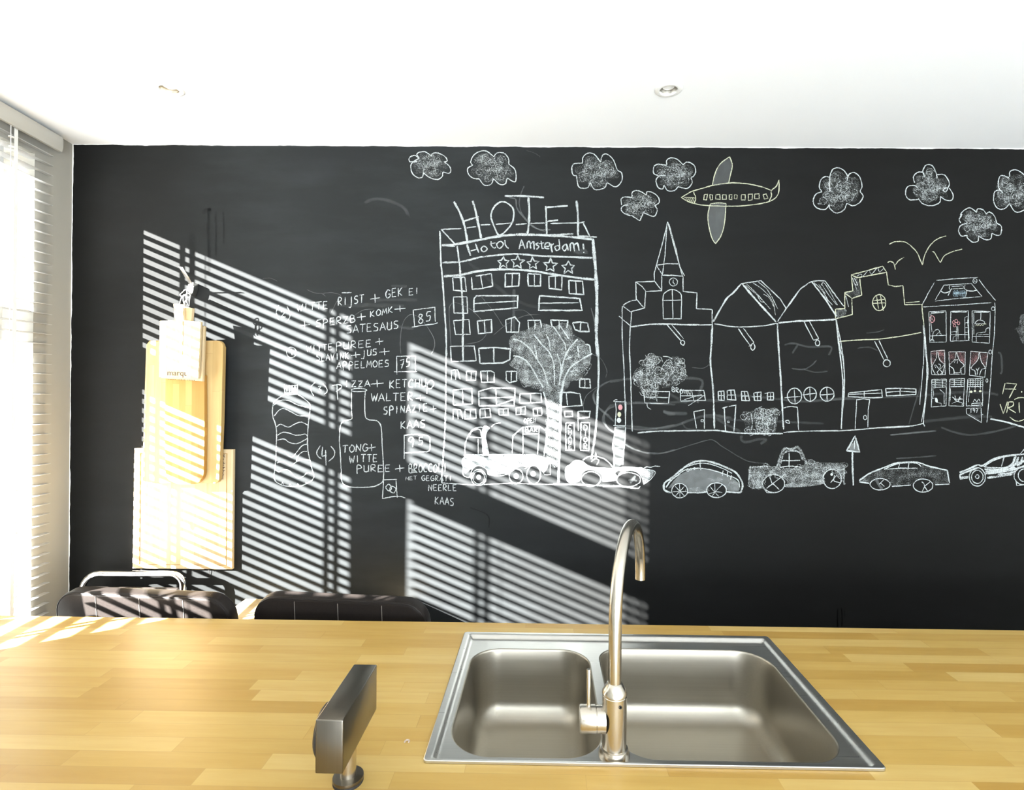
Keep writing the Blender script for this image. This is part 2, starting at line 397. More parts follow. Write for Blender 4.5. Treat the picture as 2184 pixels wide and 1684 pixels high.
holes = [[loc((x, y, Zd)) for x, y in rim(b, .004)] for b in (B1, B2)]
fill(bm, [last]+holes)
bmesh.ops.remove_doubles(bm, verts=bm.verts[:], dist=.00002)
obj('sink_rim', bm, steel, sk, ang=28)
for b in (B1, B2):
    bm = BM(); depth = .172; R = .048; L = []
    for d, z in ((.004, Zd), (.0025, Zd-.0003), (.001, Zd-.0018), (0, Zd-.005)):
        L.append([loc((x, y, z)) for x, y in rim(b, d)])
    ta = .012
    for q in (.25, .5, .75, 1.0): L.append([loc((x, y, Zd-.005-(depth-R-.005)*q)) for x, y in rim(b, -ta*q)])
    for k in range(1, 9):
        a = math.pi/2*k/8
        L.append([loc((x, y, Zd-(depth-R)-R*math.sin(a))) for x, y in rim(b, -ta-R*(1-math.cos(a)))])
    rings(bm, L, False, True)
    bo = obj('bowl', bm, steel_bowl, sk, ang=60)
    cx, cy = (b['x0']+b['x1'])/2-sk.location.x, (b['y0']+b['y1'])/2-.02-sk.location.y
    dr = BM(); zf = Zd-depth-HC
    lathe(dr, [(.046, zf+.0005), (.044, zf+.003), (.036, zf+.002), (.033, zf-.004), (0, zf-.004)], (cx, cy, 0), cap0=False, cap1=False)
    obj('drain', dr, bright_metal, bo)
# ------------------------------------------------------------------ mixer tap
fx, fy = .1415, 1.040
tp = empty('kitchen_tap', (fx, fy, Zd)); tag(tp, 'tall brushed nickel kitchen tap with curved spout at front of sink', 'tap')
bm = BM(); lathe(bm, [(.0, .0), (.0305, .0), (.0305, .003), (.0265, .0145), (.0235, .016), (0, .016)]); obj('base_flange', bm, nickel, tp)
bm = BM(); lathe(bm, [(.0235, .0155), (.0235, .1145), (.0225, .1155), (.0225, .117), (.0242, .118), (.0238, .1225), (.0145, .1385), (.0125, .1395), (0, .1395)]); obj('body', bm, nickel, tp)
dv = Vector((.098, .280, 0)); reach = dv.length; dv.normalize(); zs, Rr = .255, reach/2
P = [Vector((0, 0, .136)), Vector((0, 0, .18)), Vector((0, 0, .22)), Vector((0, 0, zs-.01))]
P = [Vector((0, 0, .136+(zs-.136)*i/6)) for i in range(6)]
for i in range(29):
    a = math.pi*i/28; P.append(dv*(Rr-Rr*math.cos(a))+Vector((0, 0, zs+Rr*math.sin(a))))
P.append(dv*reach+Vector((0, 0, zs-.015)))
bm = BM(); tube(bm, P, .0127, 20); obj('spout', bm, nickel, tp)
bm = BM(); lathe(bm, [(.0248, -.018), (.0248, -.0345), (.0238, -.0350), (.0238, -.0358), (.0252, -.0364), (.0252, -.0640), (.0240, -.0665), (0, -.0665)], (0, 0, .068), 'X', cap0=False)
obj('mixer_handle', bm, nickel, tp)
bm = BM(); tube(bm, [(-.050, .0, .088), (-.050, 0, .162), (-.050, 0, .1635)], [.0042, .0042, .0036], 14); obj('lever', bm, nickel, tp)
bm = BM(); lathe(bm, [(.0034, .0), (.0034, -.0006), (.002, -.0006), (.002, .0)], (.008, -.0225, .104), 'Y', n=14); obj('grub_screw', bm, nail_dark, tp)
# ------------------------------------------------------------------ steel socket box on post
sp = empty('socket_box', (-.3405, .952, HC)); tag(sp, 'brushed steel box on a short round post at front of worktop', 'socket')
bm = BM(); lathe(bm, [(0, 0), (.0262, 0), (.0262, .005), (0, .005)]); obj('gasket', bm, rubber, sp)
bm = BM(); lathe(bm, [(0, .005), (.0262, .005), (.0266, .007), (.0262, .0105), (.0145, .0115), (0, .0115)]); obj('foot_plate', bm, box_steel, sp)
bm = BM(); lathe(bm, [(0, .011), (.0135, .011), (.0135, .078), (0, .078)]); obj('post', bm, nickel, sp)
bm = BM(); box(bm, (-.0225, -.088, .0755), (.0225, .088, .1625), .0022, 3); hs = obj('housing', bm, box_steel, sp)
bm = BM(); lathe(bm, [(.0425, -.0222), (.0420, -.0255), (.037, -.0298), (.022, -.0328), (0, -.0336)], (0, -.0445, .119), 'X', cap0=False, cap1=False); obj('socket_cover', bm, black_socket, sp)
# small pale crumb
bm = BM(); p = onZ(868, 1582); tube(bm, catmull([(-.004, -.003, .002), (-.003, .002, .002), (0, .004, .002), (.004, .002, .002), (.004, -.003, .002)], 4), .0016, 7)
o = obj('pasta_curl', bm, plain('pale_pasta', (.46, .37, .30), .6, nscale=200, namp=.1)); o.location = p; tag(o, 'tiny pale curled crumb on worktop between socket box and sink', 'crumb')
# ------------------------------------------------------------------ chairs and table
def pad(bm, w, h, t, rc, re, taper=0.0, bulge=.012, lo=.02):
    """upholstered slab in XZ, thickness along Y"""
    def ring(ins, y):
        x1 = w/2-ins; out = []
        for x, z in rrect(-x1, x1, ins, h-ins, [max(rc-ins, .004)]*2+[max(lo-ins, .004)]*2, 7):
            out.append(Vector((x*(1-taper*z/h), y, z)))
        return out
    L = []; K = 7; mx = min(w, h)/2*.92
    for sgn in (-1, 1):
        seq = []
        for k in range(K+1):
            a = math.pi/2*k/K; seq.append((re*(1-math.sin(a)) if False else re*(1-math.cos(math.pi/2-a)), 0))
        ins_y = [(re*(1-math.cos(a)), (t/2-re)+re*math.sin(a)) for a in [math.pi/2*k/K for k in range(K+1)]]
        ins_y += [(re+(mx-re)*q, t/2+bulge*(1-(1-q)**2.2)) for q in (.06, .14, .25, .4, .6, .8, 1.0)]
        LL = [ring(i, sgn*y) for i, y in ins_y]
        L = LL[::-1] if sgn == -1 else L+LL
    rings(bm, L); return bm
def chair(loc, rz, label, w=.56, top=.985, lean=9):
    r = empty('dining_chair', loc, rz); tag(r, label, 'chair', 'black leather dining chairs behind the worktop')
    M = Matrix.Translation((0, .02, .50)) @ Matrix.Rotation(math.radians(lean), 4, 'X')
    h = top-.50
    bm = BM(); pad(bm, w, h, .048, .075, .012, .03, .007); bm.transform(M); bk = obj('backrest', bm, leather_m, r, ang=80)
    mx = min(w, h)/2*.92
    def yb(x, z):
        e = min(w/2*(1-.03*z/h)-abs(x), h-z, z); q = max(0, (e-.012)/(mx-.012)); return .024+.007*(1-(1-min(q, 1))**2.2)
    for fx_ in (-.25, 0.0, .25):
        bm = BM(); zs_ = [h-.011-.012*i for i in range(36)]
        tube(bm, [(fx_*w*(1-.03*z/h), -yb(fx_*w, z)-.0002, z) for z in zs_ if z > .03], .0014, 6); bm.transform(M); obj('seam', bm, stitch_m, bk)
    bm = BM(); q = rrect(-w/2+.0045, w/2-.0045, .0045, h-.0045, [.071]*2+[.016]*2, 7)
    pts = [(x*(1-.03*z/h), -.0215, z) for x, z in q]; tube(bm, pts+[pts[0]], .0022, 6, False); bm.transform(M); obj('piping', bm, leather_m, bk)
    bm = BM(); pad(bm, w-.02, .30, .09, .05, .03, 0, .012, .05); bm.transform(Matrix.Translation((0, .03, .475)) @ Matrix.Rotation(-math.pi/2, 4, 'X'))
    obj('seat', bm, leather_m, r, ang=80)
    for sx in (-1, 1):
        for yy in (.07, .29):
            bm = BM(); tube(bm, [(sx*(w/2-.05), yy, .0), (sx*(w/2-.05), yy, .435)], .013, 12); obj('leg', bm, chrome, r)
    return r
chair((-1.252, 1.743, 0), math.radians(-4), 'black leather chair with sun stripes on its back', .600, .972)
chair((-.628, 1.740, 0), math.radians(-4.5), 'black leather chair in shade, nearer the sink', .579, .966)
# chrome framed chair behind the first one, against the blackboard
r = empty('chrome_chair', (-1.655, 2.16, 0)); tag(r, 'chrome-framed chair mostly hidden behind the sunlit leather chair', 'chair')
bm = BM(); fw = .205
pth = [(-fw-.02, 0, 0), (-fw-.005, 0, .45), (-fw, .0, .78)] + [(-fw+.075-.075*math.cos(a), .0, .78+.075*math.sin(a)) for a in [math.pi/2*i/6 for i in range(1, 7)]]
pth += [(fw-.045+.045*math.sin(a), .0, .81+.045*math.cos(a)) for a in [math.pi/2*i/6 for i in range(0, 7)]] + [(fw, 0, .78), (fw+.005, 0, .45), (fw+.02, 0, 0)]
tube(bm, pth, .012, 14); obj('frame', bm, chrome, r)
bm = BM(); box(bm, (-fw+.014, -.010, .60), (fw-.014, .010, .80), .008, 3); obj('backrest', bm, leather_m, r)
bm = BM(); box(bm, (-fw+.02, -.010, .18), (fw-.02, .010, .55), .008, 3); obj('seat', bm, leather_m, r)
# table between chairs and wall
tb = empty('dining_table', (-.86, 2.06, 0)); tag(tb, 'pale wooden table edge seen between the two leather chairs', 'table')
tz = onY(535, 1276, 2.245).z
bm = BM(); box(bm, (-.38, -.105, tz-.03), (.34, .185, tz), .003); obj('tabletop', bm, table_wood, tb, sm=False)
for sx in (-.34, .30):
    for sy in (.155,):
        bm = BM(); box(bm, (sx-.02, sy-.02, 0), (sx+.02, sy+.02, tz-.03), .003); obj('leg', bm, table_wood, tb)
# ------------------------------------------------------------------ cutting boards and hook
def text_mesh(s, size, name, mat, parent, mw, ext=.0004):
    c = bpy.data.curves.new(name, 'FONT'); c.body = s; c.size = size; c.extrude = ext; c.align_x = 'LEFT'
    o = bpy.data.objects.new(name+'_t', c); link(o); dg = bpy.context.evaluated_depsgraph_get(); dg.update()
    me = bpy.data.meshes.new_from_object(o.evaluated_get(dg)); bpy.data.objects.remove(o); bpy.data.curves.remove(c)
    me.name = name; me.materials.clear(); me.materials.append(mat)
    t = link(bpy.data.objects.new(name, me)); t.parent = parent; t.matrix_world = mw; return t
def board(name, px, yf, th, mat, label, bev=.003):
    """outline given as seen in the photo, on the plane of the board's own front face"""
    P = [onY(x, y, yf) for x, y in px]
    c = sum(P, Vector())/len(P); bm = BM(); slab(bm, [p-c for p in P], 0, Vector((0, th, 0)))
    es = [e for e in bm.edges if abs(e.verts[0].co.y-e.verts[1].co.y) < 1e-6]
    bmesh.ops.bevel(bm, geom=es, offset=bev, segments=2, profile=.5, affect='EDGES')
    o = obj(name, bm, mat, ang=35); o.location = c; tag(o, label, 'cutting board', 'wooden cutting boards on the wall'); return o
def arc(cx, cy, rx, ry, a0, a1, n=8): return [(cx+rx*math.cos(math.radians(a0+(a1-a0)*i/n)), cy+ry*math.sin(math.radians(a0+(a1-a0)*i/n))) for i in range(n+1)]
ink = plain('branded_ink', (.10, .06, .035), .8, nscale=90, namp=.2)
groove_m = plain('burnt_groove', (.34, .19, .055), .8, nscale=60, namp=.2)
b1 = board('cutting_board', [(286, 956), (497, 958), (494.5, 1214), (282, 1212)], D-.021, .019, beech, 'large rectangular cutting board with a juice groove, lowest of the stack')
# juice groove drawn round it as a recessed dark line
gp = [onY(x, y, D-.0212)-b1.location for x, y in ((300, 966), (297.5, 1203), (482, 1205), (484, 967))]
bm = BM(); tube(bm, gp+[gp[0]], .0022, 6, False); obj('juice_groove', bm, groove_m, b1)
mwt = Matrix.Translation(onY(471, 968, D-.0216)) @ Matrix(((0, 1, 0, 0), (0, 0, -1, 0), (-1, 0, 0, 0), (0, 0, 0, 1)))
text_mesh('Kadabbou', .026, 'lettering', ink, b1, mwt)
b2 = board('cutting_board', [(318, 726)]+arc(463, 739, 12.5, 13, -90, 0)+[(472, 900), (467, 1022)]+arc(459, 1022, 8, 8, 0, 90)+[(330, 1031), (303, 1026), (308, 860), (311, 735)], D-.062, .022, bamboo, 'long bamboo cutting board with rounded corners, behind the smaller boards', .004)
b3 = board('cutting_board', [(352, 800), (436, 800), (436, 920)]+arc(415, 1003, 19.5, 29, 0, 90)+arc(375, 1003, 22, 29, 90, 180)+[(351, 920)], D-.086, .020, oak_warm, 'honey-coloured striped cutting board with a rounded bottom end', .004)
b4 = board('cutting_board', [(386, 652), (411, 657), (407, 682), (410, 693), (436, 695), (432, 813), (343, 806), (349, 684), (392, 684)], D-.108, .014, beech, 'thin wooden paddle board mostly hidden behind the front paddle board', .002)
b5 = board('cutting_board', [(369.5, 648), (391, 648), (390, 684), (428, 686), (422.5, 807), (338.5, 804), (340.5, 684), (373.5, 683)], D-.135, .014, beech, 'front paddle-shaped cutting board with lettering along its lower edge', .002)
text_mesh('marqt', .032, 'lettering', ink, b5, Matrix.Translation(onY(356, 800, D-.1354)) @ Matrix.Rotation(math.radians(90), 4, 'X') @ Matrix.Rotation(math.radians(-1), 4, 'Z'))
bm = BM()
for i in range(17):
    q = onY(360+i*3.4, 808.2+i*.16, D-.1083)-b4.location; hgt = .0022+.0016*((i*7) % 3)/2
    if i % 6 != 5: box(bm, (q.x-.0018, q.y-.0003, q.z-hgt/2), (q.x+.0010, q.y+.0003, q.z+hgt/2))
obj('ink_marks', bm, ink, b4, sm=False)
sgap = [onY(390.5, 684, D-.1353)-b5.location, onY(389.5, 756, D-.1353)-b5.location]
bm = BM(); tube(bm, sgap, [.0016, .0008], 6); obj('split', bm, groove_m, b5)
hk = empty('wall_hook', onY(409, 615, D-.02)); tag(hk, 'pale metal wall hook with slanted arm above the cutting boards', 'hook')
def hp(x, y, q): return onY(x, y, D-q)-hk.location
bm = BM(); A_, B_ = hp(410.5, 611, .030), hp(385.5, 569, .118); dd = (B_-A_).normalized(); sd = dd.cross(Vector((0, -1, 0))).normalized(); nn = dd.cross(sd).normalized()
Mx = Matrix((sd.to_4d(), dd.to_4d(), nn.to_4d(), (0, 0, 0, 1))).transposed(); Mx[3] = (0, 0, 0, 1); Mx.translation = A_
box(bm, (-.0085, 0, -.0012), (.0085, (B_-A_).length, .0012), .0008, 2, Mx); obj('arm', bm, bright_metal, hk)
bm = BM(); pl = [hp(x, y, .031) for x, y in ((401, 606), (412, 602), (413.5, 610), (411, 622), (407, 630), (402.5, 624), (399, 616))]; slab(bm, pl, 0, Vector((0, .0295, 0))); obj('plate', bm, bright_metal, hk)
bm = BM(); lathe(bm, [(.0022, 0), (.0022, -.002), (0, -.0022)], hp(406.5, 609, .031), 'Y', n=12, cap0=False, cap1=False); lathe(bm, [(.0022, 0), (.0022, -.002), (0, -.0022)], hp(404, 619, .031), 'Y', n=12, cap0=False, cap1=False); obj('screw', bm, nail_dark, hk)
bm = BM(); tube(bm, [hp(406.5, 624, .036), hp(408, 628, .10), hp(406.5, 632, .137)], .0035, 10); obj('peg', bm, nail_dark, hk)
st = empty('hanging_string', onY(395, 640, D-.13)); tag(st, 'white string loops tying the paddle boards to the hook', 'string')
def spt(x, y, q): return onY(x, y, D-q)-st.location
for pts in ([(406, 631, .137), (404, 640, .138), (403, 652, .128)], [(392, 620, .136), (384, 628, .140), (390, 632, .141), (400, 625, .139), (406, 630, .139), (400, 634, .139), (392, 628, .139), (391, 640, .139), (394, 656, .139)],
            [(390, 630, .139), (385, 640, .142), (382, 652, .143), (383, 655, .145)], [(397, 626, .139), (398, 640, .139), (400, 650, .138)], [(392, 619, .137), (398, 618, .137), (399, 628, .137)], [(396, 640, .14), (393, 650, .14), (392, 655, .14)]):
    bm = BM(); tube(bm, catmull([spt(*p) for p in pts], 5), .0017, 6); obj('strand', bm, cord_m, st)
nl = BM(); a = onY(447, 1214, D-.004); lathe(nl, [(.0018, .0), (.0018, -.012), (0, -.012)], (0, .004, 0), 'Y', n=8); tube(nl, [(0, -.001, 0), (.0004, .002, -.034)], .0011, 6)
o = obj('nail', nl, nail_dark); o.location = a; tag(o, 'thin dark nail on the blackboard below the largest cutting board', 'nail')
# ------------------------------------------------------------------ chalk drawings on the blackboard wall
def chalk_material():
    t = NT('chalk'); o = t.obj()
    at = t.n('ShaderNodeAttribute', _attribute_name='chalk'); uv = t.n('ShaderNodeUVMap', _uv_map='uv')
    v = t.n('ShaderNodeSeparateXYZ', Vector=uv.outputs[0])
    n = t.noise(o, 430, 3, .6); n2 = t.noise(o, 34, 2)
    dens = at.outputs['Alpha']
    edge = t.math('POWER', t.math('ABSOLUTE', v.outputs[1]), 3.0)
    val = t.math('SUBTRACT', t.math('MULTIPLY_ADD', dens, 1.0, -.06), t.math('MULTIPLY', edge, .34))
    val = t.math('ADD', val, t.math('MULTIPLY_ADD', n2, .5, -.25))
    grain = t.math('MULTIPLY_ADD', n, 1.75, -.40)
    hard = t.math('MULTIPLY_ADD', t.math('SUBTRACT', val, grain), 3.2, .5, clamp=True)
    soft = t.math('MULTIPLY', t.math('SUBTRACT', 1.0, edge), t.math('MULTIPLY', dens, t.math('MULTIPLY_ADD', n2, 1.2, .4)), clamp=True)
    isoft = t.math('GREATER_THAN', v.outputs[0], .5)
    m = t.math('ADD', t.math('MULTIPLY', hard, t.math('SUBTRACT', 1.0, isoft)), t.math('MULTIPLY', soft, isoft))
    df = t.n('ShaderNodeBsdfDiffuse', Color=at.outputs['Color'], Roughness=.9); tr = t.n('ShaderNodeBsdfTransparent')
    mx = t.n('ShaderNodeMixShader', i0=m, i1=tr.outputs[0], i2=df.outputs[0]); t.t.links.new(mx.outputs[0], t.out.inputs[0])
    return t.m
chalk_m = chalk_material()
CROPS = dict(K1=(560, 580, 5.46), K2=(560, 800, 5.46), K3=(860, 300, 4.964), K4=(920, 460, 5.613), K5=(920, 700, 4.811), K6=(1180, 840, 7.015), K7=(1200, 310, 4.368),
             K8=(1700, 330, 4.512), L1=(1300, 460, 3.508), L2=(1500, 580, 4.678), L3=(1760, 550, 4.317), L4=(1950, 570, 4.812), L5=(1380, 900, 4.964), L6=(1780, 900, 5.406), P=(0, 0, 1.0))
COL = dict(white=(.46, .49, .49), yellow=(.47, .48, .36), pink=(.50, .26, .27), blue=(.45, .60, .68), dark=(.006, .006, .006))
GL = {  # monoline capitals in a unit box, y up; strokes separated by /
'A': '0 0 .45 1 .9 0/.2 .35 .75 .35', 'B': '.1 0 .1 1 .6 .95 .6 .6 .15 .52 .75 .45 .7 .05 .1 0', 'C': '.8 .85 .45 1 .08 .6 .2 .1 .8 .05', 'D': '.1 0 .1 1 .6 .9 .8 .5 .55 .05 .1 0',
'E': '.75 1 .1 1 .1 0 .8 0/.1 .5 .65 .52', 'F': '.75 1 .1 1 .1 0/.1 .5 .65 .52', 'G': '.8 .85 .4 1 .05 .5 .3 .02 .8 .15 .8 .45 .5 .45', 'H': '.1 0 .1 1/.8 0 .8 1/.1 .5 .8 .5', 'I': '.4 0 .4 1',
'J': '.55 1 .55 0 .4 -.35 .0 -.3', 'K': '.1 0 .1 1/.75 1 .12 .45 .8 0', 'L': '.15 1 .1 0 .75 .02', 'M': '0 0 .15 1 .45 .3 .75 1 .9 0', 'N': '.05 0 .1 1 .75 0 .8 1', 'O': '.45 1 .08 .6 .25 .05 .7 .1 .85 .6 .45 1',
'P': '.15 -.25 .15 1 .65 .95 .75 .6 .15 .45', 'R': '.1 0 .12 1 .65 .95 .6 .6 .15 .48 .8 0', 'S': '.75 .95 .25 .95 .15 .65 .7 .4 .6 .05 .05 .05', 'T': '.0 1 .9 1/.45 1 .42 0', 'U': '.1 1 .12 .2 .4 0 .75 .2 .8 1/.8 1 .82 0',
'V': '.05 1 .4 0 .8 1', 'W': '0 1 .22 0 .45 .7 .68 0 .95 1', 'Z': '.1 .95 .75 .95 .1 .05 .85 .05', '1': '.2 .75 .45 1 .45 0', '2': '.1 .8 .45 1 .75 .75 .1 .0 .85 .0', '3': '.1 .95 .7 .9 .35 .55 .75 .3 .5 0 .1 .1',
'4': '.3 1 .15 .4 .85 .45/.6 .75 .6 -.2', '5': '.75 1 .25 1 .2 .6 .65 .55 .6 .1 .1 .05', '7': '.05 1 .8 1 .35 0/.2 .5 .75 .5', '8': '.7 .85 .3 1 .2 .7 .75 .3 .5 0 .15 .25 .7 .85', '9': '.75 .8 .4 1 .15 .7 .45 .5 .75 .8 .65 0', '0': '.45 1 .1 .5 .45 0 .8 .5 .45 1'}
SMOOTHG = set('BCDGJOPRSU23589069')
rng = random.Random(7)
class Chalk:
    def __init__(s): s.v = []; s.f = []; s.uv = []; s.c = []; s.k = 0
    def face(s, idx, uvs): s.f.append(idx); s.uv += uvs
    def ribbon(s, pts, w, dens, col, soft=False):
        P = [Vector((x, y, 0)) for x, y in pts]; Q = [P[0]]
        for a, b in zip(P, P[1:]):
            n = max(1, int((b-a).length/5))
            for i in range(1, n+1): Q.append(a+(b-a)*i/n)
        if len(Q) < 2: return
        s.k += 1; dep = (.0005 if soft else .0008)+.00001*(s.k % 40)
        # short overshoot so ends look rubbed
        L = []; ph = rng.random()*9
        for i, q in enumerate(Q):
            t = (Q[min(i+1, len(Q)-1)]-Q[max(i-1, 0)]); t = t.normalized() if t.length > 1e-9 else Vector((1, 0, 0))
            nn = Vector((-t.y, t.x, 0)); ww = w*.43*(1+.13*math.sin(ph+i*.7)+.10*rng.uniform(-1, 1))
            if i in (0, len(Q)-1): ww *= .75
            j = Vector((rng.uniform(-.25, .25), rng.uniform(-.25, .25), 0))
            b = len(s.v)
            for sg in (-1, 1):
                p = q+j+nn*sg*ww; s.v.append(onY(p.x, p.y, D-dep)); s.c.append((*col, dens))
            L.append(b)
        u = 1.0 if soft else 0.0
        for a, b in zip(L, L[1:]): s.face((a, a+1, b+1, b), [(u, -1), (u, 1), (u, 1), (u, -1)])
    def fill(s, pts, dens, col, soft=False):
        s.k += 1; dep = .0004+.00001*(s.k % 9); b = len(s.v); P = [Vector((x, y, 0)) for x, y in pts]
        from mathutils.geometry import tessellate_polygon
        for p in P: s.v.append(onY(p.x, p.y, D-dep)); s.c.append((*col, dens))
        u = 1.0 if soft else 0.0
        for t in tessellate_polygon([P]): s.face(tuple(b+i for i in t), [(u, 0)]*3)
    def build(s, name, parent, origin):
        me = bpy.data.meshes.new(name); me.from_pydata([v-origin for v in s.v], [], s.f)
        uvl = me.uv_layers.new(name='uv')
        for i, q in enumerate(s.uv): uvl.data[i].uv = q
        ca = me.color_attributes.new('chalk', 'FLOAT_COLOR', 'POINT')
        for i, q in enumerate(s.c): ca.data[i].color = q
        me.materials.append(chalk_m); o = link(bpy.data.objects.new(name, me))
        if parent: o.parent = parent
        return o
def draw(text):
    state = dict(crop=CROPS['P'], col=COL['white'], dens=.70)
    drawings = []; cur = None
    def pt(a):
        x0, y0, k = state['crop']; return [(x0+a[i]/k, y0+a[i+1]/k) for i in range(0, len(a)-1, 2)]
    for ln in text.strip().split('\n'):
        ln = ln.strip()
        if not ln or ln[0] == '#': continue
        op, _, rest = ln.partition(' ')
        if op == 'D':
            f = [q.strip() for q in rest.split('|')]; cur = dict(name=f[0], label=f[1], cat=f[2], group=f[3] if len(f) > 3 else None, main=Chalk(), parts=[]); cur['now'] = cur['main']; drawings.append(cur); state['col'] = COL['white']; state['dens'] = .70; continue
        if op == 'P': c = Chalk(); cur['parts'].append((rest.strip(), c)); cur['now'] = c; continue
        if op == 'B': cur['now'] = cur['main']; continue
        if op == 'K': state['crop'] = CROPS[rest.strip()]; continue
        if op == 'X': state['col'] = COL[rest.strip()]; continue
        if op == 'G': state['dens'] = float(rest); continue
        c = cur['now']; k = state['crop'][2]
        if op in 'SLCQ':
            a = [float(q) for q in rest.replace(',', ' ').split()]; w = a[0]; p = pt(a[1:])
            if op in 'CQ' : p = p+[p[0]] if op == 'Q' else [tuple(q[:2]) for q in catmull([(x, y, 0) for x, y in p], 6, True)]
            if op == 'C': p.append(p[0])
            if op == 'S': p = [tuple(q[:2]) for q in catmull([(x, y, 0) for x, y in p], 6)]
            c.ribbon(p, w, state['dens'], state['col'])
        elif op == 'M':
            a = [float(q) for q in rest.split()]; c.ribbon([tuple(q[:2]) for q in catmull([(x, y, 0) for x, y in pt(a[2:])], 6)], a[0], a[1]*(.62 if state['col'] != COL['dark'] else .8), state['col'], True)
        elif op in ('F', 'f'):
            a = [float(q) for q in rest.split()]; p = pt(a[1:])
            c.fill([tuple(q[:2]) for q in catmull([(x, y, 0) for x, y in p], 5, True)], a[0], state['col'], op == 'f')
        elif op in ('O', 'o'):
            a = [float(q) for q in rest.split()]; w, cx, cy, rx = a[:4]; ry = a[4] if len(a) > 4 else rx
            p = pt([q for i in range(29) for q in (cx+rx*math.cos(2*math.pi*i/28)*(1+.02*math.sin(i)), cy+ry*math.sin(2*math.pi*i/28))])
            if op == 'O': c.ribbon(p, w, state['dens'], state['col'])
            else: c.fill(p[:-1], w, state['col'])
        elif op == '*':
            w, cx, cy, R, rot = [float(q) for q in rest.split()]
            p = []
            for i in range(11):
                a = math.radians(-90+rot+36*i); r = R*(1 if i % 2 == 0 else .46)*(1+.08*math.sin(i*2.3+rot)); p += [cx+r*math.cos(a), cy+r*math.sin(a)]
            c.ribbon(pt(p), w, state['dens'], state['col'])
        elif op == '+':
            w, cx, cy, a, b = [float(q) for q in rest.split()]
            c.ribbon(pt([cx-a/2, cy+b*.1, cx+a/2, cy-b*.06]), w, state['dens'], state['col']); c.ribbon(pt([cx-b*.03, cy-b/2, cx+b*.03, cy+b/2]), w, state['dens'], state['col'])
        elif op == 'R':    # loose curly scribbles inside a polygon: width, count, size, polygon
            a = [float(q) for q in rest.split()]; poly = [(a[i], a[i+1]) for i in range(3, len(a)-1, 2)]; xs = [q[0] for q in poly]; ys = [q[1] for q in poly]; k_ = 0; tries = 0
            while k_ < a[1] and tries < 3000:
                tries += 1; x, y = rng.uniform(min(xs), max(xs)), rng.uniform(min(ys), max(ys)); ins = False
                for i in range(len(poly)):
                    (x1, y1), (x2, y2) = poly[i], poly[i-1]
                    if (y1 > y) != (y2 > y) and x < (x2-x1)*(y-y1)/(y2-y1)+x1: ins = not ins
                if not ins: continue
                k_ += 1; ph = rng.uniform(0, 6.28); q = []
                for i in range(7):
                    t = ph+i*1.35; q += [x+a[2]*(.35+.65*i/6)*math.cos(t), y+a[2]*(.35+.65*i/6)*math.sin(t)*rng.uniform(.6, 1.1)]
                c.ribbon([tuple(z[:2]) for z in catmull([(u_, v_, 0) for u_, v_ in pt(q)], 5)], a[0], state['dens'], state['col'])
        elif op == 'T':
            q = rest.split(); w, x0, y0, x1, y1, h = [float(z) for z in q[:6]]; s_ = q[6]; n = len(s_)
            for i, ch in enumerate(s_):
                bx, by = x0+(x1-x0)*i/n, y0+(y1-y0)*i/n; gw = (x1-x0)/n*.92; sl_ = (y1-y0)/max(1, abs(x1-x0)); jy = rng.uniform(-.05, .05)*h
                for st_ in GL[ch].split('/'):
                    a = [float(z) for z in st_.split()]
                    p = [(bx+a[j]*gw+a[j+1]*h*.02, by+a[j]*gw*sl_-a[j+1]*h+jy) for j in range(0, len(a), 2)]
                    p = pt([z for t in p for z in t])
                    if ch in SMOOTHG: p = [tuple(z[:2]) for z in catmull([(x, y, 0) for x, y in p], 5)]
                    c.ribbon(p, w, state['dens'], state['col'])
        elif op == 'H':    # window: quad with a cross or single mullion: H w mode x y*4
            a = rest.split(); w = float(a[0]); mode = a[1]; q = [float(z) for z in a[2:]]; p = pt(q)
            c.ribbon(p+[p[0]], w, state['dens'], state['col'])
            mid = lambda i, j: ((p[i][0]+p[j][0])/2, (p[i][1]+p[j][1])/2)
            if mode in ('v', 'x'): c.ribbon([mid(0, 1), mid(2, 3)], w*.8, state['dens'], state['col'])
            if mode in ('h', 'x'): c.ribbon([mid(0, 3), mid(1, 2)], w*.8, state['dens'], state['col'])
    for d in drawings:
        allv = d['main'].v + [v for _, c in d['parts'] for v in c.v]
        lo = Vector([min(v[i] for v in allv) for i in range(3)]); hi = Vector([max(v[i] for v in allv) for i in range(3)])
        o0 = Vector(((lo.x+hi.x)/2, D-.0003, lo.z))
        root = d['main'].build(d['name'], None, o0) if d['main'].f else empty(d['name'])
        root.location = o0
        if d['cat'] == 'MARK':
            root.parent = bpy.data.objects['wall_back']; struct(root)
        else: tag(root, d['label'], d['cat'], d['group'])
        for n, c in d['parts']: c.build(n, root, o0)
